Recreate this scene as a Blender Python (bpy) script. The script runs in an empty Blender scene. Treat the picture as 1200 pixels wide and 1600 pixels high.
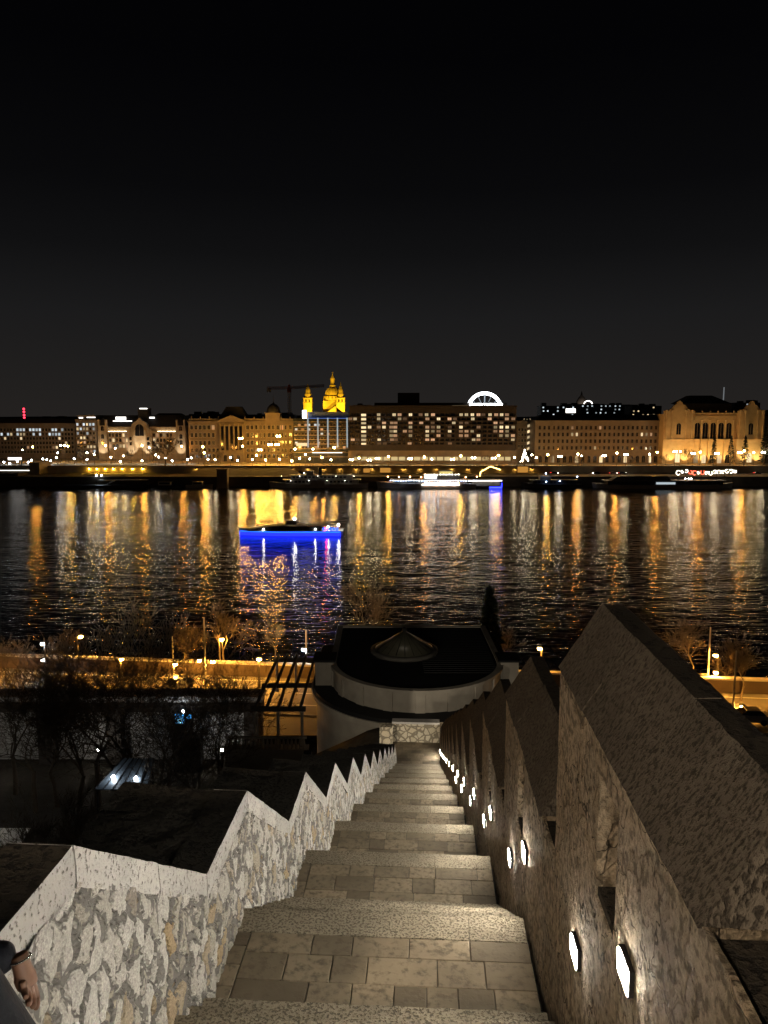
import bpy, bmesh, math, random
from mathutils import Vector, Matrix, noise
R = math.radians
random.seed(7)
SC = bpy.context.scene
COL = SC.collection

# ------------------------------------------------------------------ camera, sky, exposure
EYE = 38.0                      # eye height above the river
PITCH = R(7.1)
FOC = 1155.0                    # focal length in pixels of the 1200x1600 photograph
cam_d = bpy.data.cameras.new('camera')
cam = bpy.data.objects.new('camera', cam_d)
COL.objects.link(cam)
cam.location = (0, 0, EYE)
cam.rotation_euler = (R(90) - PITCH, 0, 0)
cam_d.sensor_fit = 'VERTICAL'
cam_d.sensor_height = 36.0
cam_d.lens = 36.0 * FOC / 1600.0
cam_d.clip_start = 0.05
cam_d.clip_end = 20000
SC.camera = cam
SC.view_settings.view_transform = 'Standard'
SC.view_settings.look = 'None'
SC.view_settings.exposure = 0.0
SC.view_settings.gamma = 1.0
SC.cycles.use_denoising = True
SC.cycles.use_light_tree = True
SC.cycles.max_bounces = 6
SC.cycles.diffuse_bounces = 3
SC.cycles.glossy_bounces = 3
SC.cycles.sample_clamp_indirect = 3.0
SC.cycles.blur_glossy = 0.6
SC.cycles.caustics_reflective = False
SC.cycles.caustics_refractive = False

W = bpy.data.worlds.new('World')
SC.world = W
W.use_nodes = True
nt = W.node_tree
nt.nodes.clear()
out = nt.nodes.new('ShaderNodeOutputWorld')
sky = nt.nodes.new('ShaderNodeTexSky')
sky.sky_type = 'NISHITA'
sky.sun_disc = False
sky.sun_elevation = R(-8)
sky.sun_rotation = R(200)
bg1 = nt.nodes.new('ShaderNodeBackground')
bg1.inputs['Strength'].default_value = 0.01
nt.links.new(sky.outputs[0], bg1.inputs['Color'])
tc = nt.nodes.new('ShaderNodeTexCoord')
sep = nt.nodes.new('ShaderNodeSeparateXYZ')
nt.links.new(tc.outputs['Generated'], sep.inputs[0])
ramp = nt.nodes.new('ShaderNodeValToRGB')      # the city's light on the night air, by height above the horizon
nt.links.new(sep.outputs['Z'], ramp.inputs[0])
cr = ramp.color_ramp
cr.elements[0].position = 0.0
cr.elements[0].color = (0.0175, 0.0152, 0.0140, 1)
cr.elements[1].position = 0.62
cr.elements[1].color = (0.0006, 0.0006, 0.0008, 1)
for p, c in ((0.04, (0.0155, 0.0140, 0.0132)), (0.13, (0.0108, 0.0106, 0.0110)), (0.208, (0.0052, 0.0052, 0.0056)), (0.28, (0.0027, 0.0027, 0.0031)), (0.41, (0.0010, 0.0010, 0.0014))):
    e = cr.elements.new(p)
    e.color = (*c, 1)
bg2 = nt.nodes.new('ShaderNodeBackground')
bg2.inputs['Strength'].default_value = 1.0
nt.links.new(ramp.outputs[0], bg2.inputs['Color'])
add = nt.nodes.new('ShaderNodeAddShader')
nt.links.new(bg1.outputs[0], add.inputs[0])
nt.links.new(bg2.outputs[0], add.inputs[1])
nt.links.new(add.outputs[0], out.inputs[0])

# ------------------------------------------------------------------ where a point of the photograph lies in the place
CP, SP = math.cos(PITCH), math.sin(PITCH)

def ray(px, py):
    dx = (px - 600) / FOC
    dv = (800 - py) / FOC
    return Vector((dx, CP + dv * SP, -SP + dv * CP))

def atY(px, py, Y):
    d = ray(px, py)
    d *= Y / d.y
    return Vector((d.x, d.y, EYE + d.z))

def atZ(px, py, z):
    d = ray(px, py)
    d *= (z - EYE) / d.z
    return Vector((d.x, d.y, z))

def XY(px, Y, z):
    """x of image column px for a point at distance Y and height z"""
    return (px - 600) / FOC * (Y * CP + (EYE - z) * SP)

# ------------------------------------------------------------------ materials
def _m(name):
    m = bpy.data.materials.new(name)
    m.use_nodes = True
    t = m.node_tree
    return m, t, t.nodes, t.links, t.nodes['Principled BSDF']

def MAT(name, col, rough=0.8, var=0.2, scale=3.0, bump=0.0, bscale=25.0, metal=0.0, island=0.0, spec=0.3, stretch=(1, 1, 1)):
    m, t, N, L, b = _m(name)
    b.inputs['Roughness'].default_value = rough
    b.inputs['Metallic'].default_value = metal
    b.inputs['Specular IOR Level'].default_value = spec
    c = N.new('ShaderNodeTexCoord')
    mp = N.new('ShaderNodeMapping')
    mp.inputs['Scale'].default_value = stretch
    L.new(c.outputs['Object'], mp.inputs[0])
    n = N.new('ShaderNodeTexNoise')
    n.inputs['Scale'].default_value = scale
    n.inputs['Detail'].default_value = 6
    L.new(mp.outputs[0], n.inputs[0])
    mx = N.new('ShaderNodeMix')
    mx.data_type = 'RGBA'
    mx.inputs[6].default_value = (*[max(0, x * (1 - 1.6 * var)) for x in col], 1)
    mx.inputs[7].default_value = (*[min(1, x * (1 + 1.6 * var)) for x in col], 1)
    L.new(n.outputs['Fac'], mx.inputs[0])
    last = mx.outputs[2]
    if island:
        g = N.new('ShaderNodeNewGeometry')
        h = N.new('ShaderNodeHueSaturation')
        mr = N.new('ShaderNodeMapRange')
        mr.inputs[3].default_value = 1 - island
        mr.inputs[4].default_value = 1 + island
        L.new(g.outputs['Random Per Island'], mr.inputs[0])
        L.new(mr.outputs[0], h.inputs['Value'])
        L.new(last, h.inputs['Color'])
        last = h.outputs[0]
    L.new(last, b.inputs['Base Color'])
    if bump:
        n2 = N.new('ShaderNodeTexNoise')
        n2.inputs['Scale'].default_value = bscale
        n2.inputs['Detail'].default_value = 5
        L.new(mp.outputs[0], n2.inputs[0])
        bp = N.new('ShaderNodeBump')
        bp.inputs['Strength'].default_value = 1.0
        bp.inputs['Distance'].default_value = bump
        L.new(n2.outputs['Fac'], bp.inputs['Height'])
        L.new(bp.outputs[0], b.inputs['Normal'])
    return m

def EMI(name, col, strength, rand=0.0, sample=True):
    m, t, N, L, b = _m(name)
    b.inputs['Base Color'].default_value = (0.02, 0.02, 0.02, 1)
    b.inputs['Emission Color'].default_value = (*col, 1)
    b.inputs['Emission Strength'].default_value = strength
    if rand:
        o = N.new('ShaderNodeObjectInfo')
        mr = N.new('ShaderNodeMapRange')
        mr.inputs[3].default_value = strength * (1 - rand)
        mr.inputs[4].default_value = strength * (1 + rand)
        L.new(o.outputs['Random'], mr.inputs[0])
        L.new(mr.outputs[0], b.inputs['Emission Strength'])
    m.cycles.emission_sampling = 'AUTO' if sample else 'NONE'
    return m

def RUBBLE(name, stops, mortar, scale, warp=0.25, edge=0.07, bump=0.035, stretch=(1, 1, 1), rough=0.85, fine=0.01, disp=False, pits=0.0, joints=False):
    """irregular stones set in mortar: cells with their own colour, joints between, relief"""
    m, t, N, L, b = _m(name)
    b.inputs['Roughness'].default_value = rough
    b.inputs['Specular IOR Level'].default_value = 0.25
    c = N.new('ShaderNodeTexCoord')
    mp = N.new('ShaderNodeMapping')
    mp.inputs['Scale'].default_value = stretch
    L.new(c.outputs['Object'], mp.inputs[0])
    wn = N.new('ShaderNodeTexNoise')
    wn.inputs['Scale'].default_value = scale * 1.3
    wn.inputs['Detail'].default_value = 3
    L.new(mp.outputs[0], wn.inputs[0])
    sub = N.new('ShaderNodeVectorMath'); sub.operation = 'SUBTRACT'
    sub.inputs[1].default_value = (0.5, 0.5, 0.5)
    L.new(wn.outputs['Color'], sub.inputs[0])
    sc_ = N.new('ShaderNodeVectorMath'); sc_.operation = 'SCALE'
    sc_.inputs['Scale'].default_value = warp
    L.new(sub.outputs[0], sc_.inputs[0])
    ad = N.new('ShaderNodeVectorMath'); ad.operation = 'ADD'
    L.new(mp.outputs[0], ad.inputs[0]); L.new(sc_.outputs[0], ad.inputs[1])
    v1 = N.new('ShaderNodeTexVoronoi'); v1.feature = 'F1'
    v2 = N.new('ShaderNodeTexVoronoi'); v2.feature = 'DISTANCE_TO_EDGE'
    for v in (v1, v2):
        v.inputs['Scale'].default_value = scale
        L.new(ad.outputs[0], v.inputs['Vector'])
    sp_ = N.new('ShaderNodeSeparateColor')
    L.new(v1.outputs['Color'], sp_.inputs[0])
    rp = N.new('ShaderNodeValToRGB')
    rp.color_ramp.interpolation = 'LINEAR'
    els = rp.color_ramp.elements
    els[0].position, els[0].color = stops[0][0], (*stops[0][1], 1)
    els[1].position, els[1].color = stops[-1][0], (*stops[-1][1], 1)
    for p, q in stops[1:-1]:
        e = els.new(p); e.color = (*q, 1)
    L.new(sp_.outputs[0], rp.inputs[0])
    fn = N.new('ShaderNodeTexNoise')
    fn.inputs['Scale'].default_value = scale * 9
    fn.inputs['Detail'].default_value = 7
    fn.inputs['Roughness'].default_value = 0.65
    L.new(c.outputs['Object'], fn.inputs[0])
    mr = N.new('ShaderNodeMapRange')
    mr.inputs[1].default_value, mr.inputs[2].default_value = 0.3, 0.7
    mr.inputs[3].default_value, mr.inputs[4].default_value = 0.62, 1.25
    L.new(fn.outputs['Fac'], mr.inputs[0])
    hs = N.new('ShaderNodeHueSaturation')
    L.new(mr.outputs[0], hs.inputs['Value']); L.new(rp.outputs[0], hs.inputs['Color'])
    # joint width changes from place to place
    wid = N.new('ShaderNodeTexNoise'); wid.inputs['Scale'].default_value = scale * 0.8
    L.new(c.outputs['Object'], wid.inputs[0])
    wm = N.new('ShaderNodeMapRange')
    wm.inputs[1].default_value, wm.inputs[2].default_value = 0.35, 0.65
    wm.inputs[3].default_value, wm.inputs[4].default_value = edge * 0.45, edge * 1.5
    L.new(wid.outputs['Fac'], wm.inputs[0])
    hi = N.new('ShaderNodeMath'); hi.operation = 'ADD'; hi.inputs[1].default_value = 0.035
    L.new(wm.outputs[0], hi.inputs[0])
    st = N.new('ShaderNodeMapRange'); st.interpolation_type = 'SMOOTHSTEP'
    L.new(v2.outputs['Distance'], st.inputs[0]); L.new(wm.outputs[0], st.inputs[1]); L.new(hi.outputs[0], st.inputs[2])
    mx = N.new('ShaderNodeMix'); mx.data_type = 'RGBA'
    mx.inputs[6].default_value = (*mortar, 1)
    L.new(st.outputs[0], mx.inputs[0]); L.new(hs.outputs[0], mx.inputs[7])
    last = mx.outputs[2]
    if pits:
        pn_ = N.new('ShaderNodeTexNoise'); pn_.inputs['Scale'].default_value = 26; pn_.inputs['Detail'].default_value = 4
        L.new(mp.outputs[0], pn_.inputs[0])
        pm = N.new('ShaderNodeMapRange'); pm.interpolation_type = 'SMOOTHSTEP'
        pm.inputs[1].default_value, pm.inputs[2].default_value = .47, .62
        pm.inputs[3].default_value, pm.inputs[4].default_value = 1.12, 1.12 - pits
        L.new(pn_.outputs['Fac'], pm.inputs[0])
        hp_ = N.new('ShaderNodeHueSaturation')
        L.new(pm.outputs[0], hp_.inputs['Value']); L.new(last, hp_.inputs['Color'])
        last = hp_.outputs[0]
    jf = None
    if joints:                                     # big dressed blocks on the wall face, in its v,z plane
        sx = N.new('ShaderNodeSeparateXYZ'); L.new(ad.outputs[0], sx.inputs[0])
        cx_ = N.new('ShaderNodeCombineXYZ'); L.new(sx.outputs['Y'], cx_.inputs[0]); L.new(sx.outputs['Z'], cx_.inputs[1])
        wb = N.new('ShaderNodeVectorMath'); wb.operation = 'MULTIPLY_ADD'
        L.new(wn.outputs['Color'], wb.inputs[0]); wb.inputs[1].default_value = (-.62, -.62, 0); L.new(cx_.outputs[0], wb.inputs[2])
        br_ = N.new('ShaderNodeTexBrick')
        br_.inputs['Scale'].default_value = 1.0; br_.inputs['Mortar Size'].default_value = 0.008; br_.inputs['Mortar Smooth'].default_value = .3
        br_.inputs['Brick Width'].default_value = 1.0; br_.inputs['Row Height'].default_value = .42
        br_.inputs['Color1'].default_value = (.78, .78, .78, 1); br_.inputs['Color2'].default_value = (1.15, 1.12, 1.08, 1); br_.inputs['Mortar'].default_value = (.25, .24, .22, 1)
        L.new(wb.outputs[0], br_.inputs['Vector'])
        mj = N.new('ShaderNodeMix'); mj.data_type = 'RGBA'; mj.blend_type = 'MULTIPLY'; mj.inputs[0].default_value = 1.0
        L.new(last, mj.inputs[6]); L.new(br_.outputs['Color'], mj.inputs[7])
        last = mj.outputs[2]
    L.new(last, b.inputs['Base Color'])
    ht = N.new('ShaderNodeMath'); ht.operation = 'MULTIPLY_ADD'
    L.new(fn.outputs['Fac'], ht.inputs[0]); ht.inputs[1].default_value = fine / bump
    L.new(st.outputs[0], ht.inputs[2])
    h2 = N.new('ShaderNodeMath'); h2.operation = 'MULTIPLY_ADD'
    L.new(wn.outputs['Fac'], h2.inputs[0]); h2.inputs[1].default_value = 0.8
    L.new(ht.outputs[0], h2.inputs[2])
    if disp:
        dn = N.new('ShaderNodeDisplacement'); dn.inputs['Scale'].default_value = bump; dn.inputs['Midlevel'].default_value = 1.0
        L.new(h2.outputs[0], dn.inputs['Height'])
        L.new(dn.outputs[0], N['Material Output'].inputs['Displacement'])
        m.displacement_method = 'BOTH'
    else:
        bp = N.new('ShaderNodeBump'); bp.inputs['Distance'].default_value = bump
        L.new(h2.outputs[0], bp.inputs['Height'])
        L.new(bp.outputs[0], b.inputs['Normal'])
    return m

def PITTED(name, col, pit, scale=28.0, amount=0.62, bump=0.006, stretch=(1, 1, 1), var=0.2, island=0.0, soft=0.07):
    """stone with dark pits (travertine) or a hammered, grainy face"""
    m, t, N, L, b = _m(name)
    b.inputs['Roughness'].default_value = 0.85
    b.inputs['Specular IOR Level'].default_value = 0.25
    c = N.new('ShaderNodeTexCoord')
    mp = N.new('ShaderNodeMapping'); mp.inputs['Scale'].default_value = stretch
    L.new(c.outputs['Object'], mp.inputs[0])
    n = N.new('ShaderNodeTexNoise'); n.inputs['Scale'].default_value = scale
    n.inputs['Detail'].default_value = 4; n.inputs['Roughness'].default_value = 0.6
    L.new(mp.outputs[0], n.inputs[0])
    big = N.new('ShaderNodeTexNoise'); big.inputs['Scale'].default_value = 2.2; big.inputs['Detail'].default_value = 5
    L.new(c.outputs['Object'], big.inputs[0])
    s = N.new('ShaderNodeMapRange'); s.interpolation_type = 'SMOOTHSTEP'
    s.inputs[1].default_value, s.inputs[2].default_value = amount - soft - .02, amount + soft
    L.new(n.outputs['Fac'], s.inputs[0])
    base = N.new('ShaderNodeMix'); base.data_type = 'RGBA'
    base.inputs[6].default_value = (*[x * (1 - 1.6 * var) for x in col], 1)
    base.inputs[7].default_value = (*[min(1, x * (1 + 1.6 * var)) for x in col], 1)
    L.new(big.outputs['Fac'], base.inputs[0])
    last = base.outputs[2]
    if island:
        g = N.new('ShaderNodeNewGeometry')
        h = N.new('ShaderNodeHueSaturation')
        mr = N.new('ShaderNodeMapRange')
        mr.inputs[3].default_value = 1 - island; mr.inputs[4].default_value = 1 + island
        L.new(g.outputs['Random Per Island'], mr.inputs[0])
        L.new(mr.outputs[0], h.inputs['Value']); L.new(last, h.inputs['Color'])
        last = h.outputs[0]
    mx = N.new('ShaderNodeMix'); mx.data_type = 'RGBA'
    L.new(s.outputs[0], mx.inputs[0]); L.new(last, mx.inputs[6])
    mx.inputs[7].default_value = (*pit, 1)
    L.new(mx.outputs[2], b.inputs['Base Color'])
    inv = N.new('ShaderNodeMath'); inv.operation = 'MULTIPLY_ADD'
    L.new(s.outputs[0], inv.inputs[0]); inv.inputs[1].default_value = -0.7
    L.new(n.outputs['Fac'], inv.inputs[2])
    bp = N.new('ShaderNodeBump'); bp.inputs['Distance'].default_value = bump
    L.new(inv.outputs[0], bp.inputs['Height']); L.new(bp.outputs[0], b.inputs['Normal'])
    return m

# ------------------------------------------------------------------ mesh helpers
class MB:
    def __init__(s):
        s.v, s.f, s.m = [], [], []
        s.mats = []
        s.cur = 0
        s.smooth = set()
    def mat(s, m):
        if m not in s.mats:
            s.mats.append(m)
        s.cur = s.mats.index(m)
        return s
    def face(s, idx, smooth=False):
        if smooth: s.smooth.add(len(s.f))
        s.f.append(tuple(idx)); s.m.append(s.cur)
    def quad(s, *pts):
        i = len(s.v)
        s.v += [tuple(p) for p in pts]
        s.face(range(i, i + len(pts)))
    def box(s, x0, x1, y0, y1, z0, z1):
        i = len(s.v)
        s.v += [(x0, y0, z0), (x1, y0, z0), (x1, y1, z0), (x0, y1, z0), (x0, y0, z1), (x1, y0, z1), (x1, y1, z1), (x0, y1, z1)]
        for q in ((0, 3, 2, 1), (4, 5, 6, 7), (0, 1, 5, 4), (1, 2, 6, 5), (2, 3, 7, 6), (3, 0, 4, 7)):
            s.face([i + k for k in q])
        return s
    def cbox(s, x0, x1, y0, y1, z0, z1, c=0.012):
        """box with chamfered top edges"""
        i = len(s.v)
        s.v += [(x0, y0, z0), (x1, y0, z0), (x1, y1, z0), (x0, y1, z0),
                (x0, y0, z1 - c), (x1, y0, z1 - c), (x1, y1, z1 - c), (x0, y1, z1 - c),
                (x0 + c, y0 + c, z1), (x1 - c, y0 + c, z1), (x1 - c, y1 - c, z1), (x0 + c, y1 - c, z1)]
        for q in ((0, 3, 2, 1), (8, 9, 10, 11)):
            s.face([i + k for k in q])
        for a in (0, 4):
            for k in range(4):
                n = (k + 1) % 4
                s.face([i + a + k, i + a + n, i + a + 4 + n, i + a + 4 + k])
        return s
    def hexa(s, c, seg=(1, 1, 1), amp=0.0, freq=6.0):
        """eight corners (bottom ring 0-3, top ring 4-7), each side subdivided and roughened"""
        c = [Vector(p) for p in c]
        def side(a, b, d, e, n, m):
            i = len(s.v)
            for q in range(m + 1):
                for p in range(n + 1):
                    u, w = p / n, q / m
                    P = (a * (1 - u) + b * u) * (1 - w) + (e * (1 - u) + d * u) * w
                    if amp: P = P + noise.noise_vector(P * freq) * amp + noise.noise_vector(P * freq * 3.1) * amp * .5
                    s.v.append(tuple(P))
            for q in range(m):
                for p in range(n):
                    k = i + q * (n + 1) + p
                    s.face((k, k + 1, k + n + 2, k + n + 1))
        nx, ny, nz = seg
        side(c[3], c[2], c[1], c[0], nx, ny)
        side(c[4], c[5], c[6], c[7], nx, ny)
        side(c[0], c[1], c[5], c[4], nx, nz)
        side(c[1], c[2], c[6], c[5], ny, nz)
        side(c[2], c[3], c[7], c[6], nx, nz)
        side(c[3], c[0], c[4], c[7], ny, nz)
        return s
    def prism(s, pts, y0, y1):
        """outline in x,z pushed from y0 to y1"""
        i, n = len(s.v), len(pts)
        s.v += [(x, y0, z) for x, z in pts] + [(x, y1, z) for x, z in pts]
        s.face([i + k for k in range(n)]); s.face([i + n + k for k in reversed(range(n))])
        for k in range(n):
            q = (k + 1) % n
            s.face((i + q, i + k, i + n + k, i + n + q))
        return s
    def prismz(s, pts, z0, z1):
        i, n = len(s.v), len(pts)
        s.v += [(x, y, z0) for x, y in pts] + [(x, y, z1) for x, y in pts]
        s.face([i + k for k in reversed(range(n))]); s.face([i + n + k for k in range(n)])
        for k in range(n):
            q = (k + 1) % n
            s.face((i + k, i + q, i + n + q, i + n + k))
        return s
    def tube(s, p0, p1, r0, r1=None, n=6, cap=True):
        p0, p1 = Vector(p0), Vector(p1)
        r1 = r0 if r1 is None else r1
        d = p1 - p0
        if d.length < 1e-6: return s
        d.normalize()
        a = d.orthogonal().normalized(); b = d.cross(a)
        i = len(s.v)
        for p, r in ((p0, r0), (p1, r1)):
            for k in range(n):
                t = 2 * math.pi * k / n
                s.v.append(tuple(p + (a * math.cos(t) + b * math.sin(t)) * r))
        for k in range(n):
            q = (k + 1) % n
            s.face((i + k, i + q, i + n + q, i + n + k), n > 4)
        if cap:
            s.face([i + k for k in reversed(range(n))]); s.face([i + n + k for k in range(n)])
        return s
    def lathe(s, prof, n=16, at=(0, 0, 0), cap=True):
        """profile of (radius, height) turned about a vertical axis"""
        x, y, z = at
        i = len(s.v)
        for r, h in prof:
            for k in range(n):
                t = 2 * math.pi * k / n
                s.v.append((x + r * math.cos(t), y + r * math.sin(t), z + h))
        for q in range(len(prof) - 1):
            for k in range(n):
                e = (k + 1) % n
                s.face((i + q * n + k, i + q * n + e, i + (q + 1) * n + e, i + (q + 1) * n + k), n > 8)
        if cap:
            s.face([i + k for k in reversed(range(n))])
            s.face([i + (len(prof) - 1) * n + k for k in range(n)])
        return s
    def ball(s, c, r, n=10, h=6, sz=1.0):
        pr = [(max(1e-3, r * math.sin(math.pi * k / h)), -r * sz * math.cos(math.pi * k / h)) for k in range(h + 1)]
        return s.lathe(pr, n, c)
    def grid(s, fx, nu, nv):
        i = len(s.v)
        for b in range(nv + 1):
            for a in range(nu + 1):
                s.v.append(tuple(fx(a / nu, b / nv)))
        for b in range(nv):
            for a in range(nu):
                k = i + b * (nu + 1) + a
                s.face((k, k + 1, k + nu + 2, k + nu + 1), True)
        return s
    def mesh(s, name, m=None):
        me = bpy.data.meshes.new(name)
        me.from_pydata(s.v, [], s.f)
        for q in (s.mats or [m]): me.materials.append(q)
        if s.mats: me.polygons.foreach_set('material_index', s.m)
        if s.smooth:
            me.polygons.foreach_set('use_smooth', [k in s.smooth for k in range(len(s.f))])
        me.update()
        return me
    def build(s, name, m=None, parent=None, loc=None, rz=0.0):
        return put(name, s.mesh(name, m), parent, loc, rz)

def put(name, me, parent=None, loc=None, rz=0.0):
    o = bpy.data.objects.new(name, me)
    COL.objects.link(o)
    if parent is not None: o.parent = parent
    if loc is not None: o.location = loc
    if rz: o.rotation_euler = (0, 0, rz)
    return o

def tag(o, label=None, cat=None, group=None, kind='thing'):
    if label: o['label'] = label
    if cat: o['category'] = cat
    if group: o['group'] = group
    if kind: o['kind'] = kind
    return o

def thing(name, label, cat, loc=(0, 0, 0), rz=0.0, group=None):
    o = bpy.data.objects.new(name, None)
    COL.objects.link(o)
    o.empty_display_size = 0.5
    o.location = loc
    o.rotation_euler = (0, 0, rz)
    return tag(o, label, cat, group)

def struct(o, label=None, cat=None):
    o['kind'] = 'structure'
    if label: o['label'] = label
    if cat: o['category'] = cat
    return o

def copy_tree(o, parent=None):
    c = o.copy(); COL.objects.link(c)
    c.parent = parent
    for ch in list(o.children): copy_tree(ch, c)
    return c

ORD = ['first', 'second', 'third', 'fourth', 'fifth', 'sixth', 'seventh', 'eighth', 'ninth', 'tenth', 'eleventh', 'twelfth',
       'thirteenth', 'fourteenth', 'fifteenth', 'sixteenth', 'seventeenth', 'eighteenth', 'nineteenth', 'twentieth',
       'twenty-first', 'twenty-second', 'twenty-third', 'twenty-fourth', 'twenty-fifth', 'twenty-sixth']

def lamp_light(kind, name, parent, loc, power, col, rot=(0, 0, 0), size=0.5, spot=None, blend=0.5):
    d = bpy.data.lights.new(name, kind)
    d.energy = power; d.color = col
    if kind == 'AREA':
        d.shape = 'RECTANGLE'; d.size, d.size_y = size if isinstance(size, tuple) else (size, size)
    else:
        d.shadow_soft_size = size
    if kind == 'SPOT':
        d.spot_size = spot; d.spot_blend = blend
    o = bpy.data.objects.new(name, d)
    COL.objects.link(o)
    o.parent = parent; o.location = loc; o.rotation_euler = rot
    return o

# ------------------------------------------------------------------ shared materials
m_rubble = RUBBLE('pale rubble stone', [(0.0, (0.33, 0.29, 0.24)), (0.25, (0.47, 0.44, 0.39)), (0.6, (0.60, 0.575, 0.54)), (0.85, (0.42, 0.38, 0.32)), (0.95, (0.42, 0.31, 0.18)), (1.0, (0.55, 0.53, 0.50))],
                  (0.205, 0.195, 0.18), 7.0, warp=0.15, edge=0.06, bump=0.028, stretch=(1, 0.95, 0.66), fine=0.03, disp=True)
m_coping = PITTED('pitted pale coping stone', (0.42, 0.40, 0.375), (0.12, 0.11, 0.10), scale=52, amount=0.62, bump=0.012, stretch=(1, .8, .7), var=0.2, island=0.10, soft=.05)
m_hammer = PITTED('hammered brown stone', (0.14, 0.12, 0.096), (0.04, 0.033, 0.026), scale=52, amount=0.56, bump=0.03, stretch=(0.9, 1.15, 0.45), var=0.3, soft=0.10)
m_shade = PITTED('stone darkened as shade', (0.04, 0.034, 0.026), (0.014, 0.012, 0.01), scale=22, amount=0.56, bump=0.03, var=0.3)  # for unlit tops, gutter and recess floors: shade put into the colour
m_brown = RUBBLE('rough brown wall stone', [(0.0, (0.44, 0.35, 0.245)), (0.4, (0.54, 0.45, 0.34)), (0.75, (0.56, 0.455, 0.32)), (1.0, (0.48, 0.38, 0.26))],
                 (0.38, 0.30, 0.21), 2.6, warp=0.7, edge=0.02, bump=0.05, stretch=(1, 0.8, 0.8), fine=0.14, pits=0.6, joints=True)
m_nose = PITTED('bush hammered stair stone', (0.32, 0.27, 0.195), (0.13, 0.11, 0.08), scale=48, amount=0.56, bump=0.016, var=0.2, island=0.12)
m_paver = PITTED('buff stone pavers', (0.21, 0.168, 0.115), (0.13, 0.103, 0.072), scale=15, amount=0.58, bump=0.006, var=0.3, island=0.36, soft=.13)
m_grout = MAT('dark joint sand', (0.10, 0.085, 0.065), 0.95)
m_dark = MAT('dark metal', (0.03, 0.03, 0.032), 0.5, metal=0.6)
m_steplight = EMI('step light glass', (1.0, 0.93, 0.79), 560.0)
m_soil = MAT('dark soil and leaf litter', (0.045, 0.038, 0.028), 0.95, var=0.4, scale=1.5, bump=0.05, bscale=6)

# ================================================================== THE STAIRS
BETA = R(3.29)                 # the stairs run a little to the right of the camera's heading
UL, UR = -1.66, 0.94           # left and right wall faces
RUN, RISE = 3.26, 1.44
NU = 12
def vn(n): return 2.9 + RUN * n
def zn(n): return -(2.98 + RISE * n)
def stair_root(name, label, cat, kind='thing'):
    o = thing(name, label, cat, (0, 0, EYE), -BETA)
    o['kind'] = kind
    return o
def stairW(u, v, z):
    return Vector((u * math.cos(BETA) + v * math.sin(BETA), -u * math.sin(BETA) + v * math.cos(BETA), EYE + z))

def splits(a, b, lo, hi, rnd):
    xs = [a]
    while b - xs[-1] > hi:
        xs.append(xs[-1] + rnd.uniform(lo, hi))
    if b - xs[-1] < lo * 0.5 and len(xs) > 1: xs.pop()
    return xs + [b]

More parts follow.
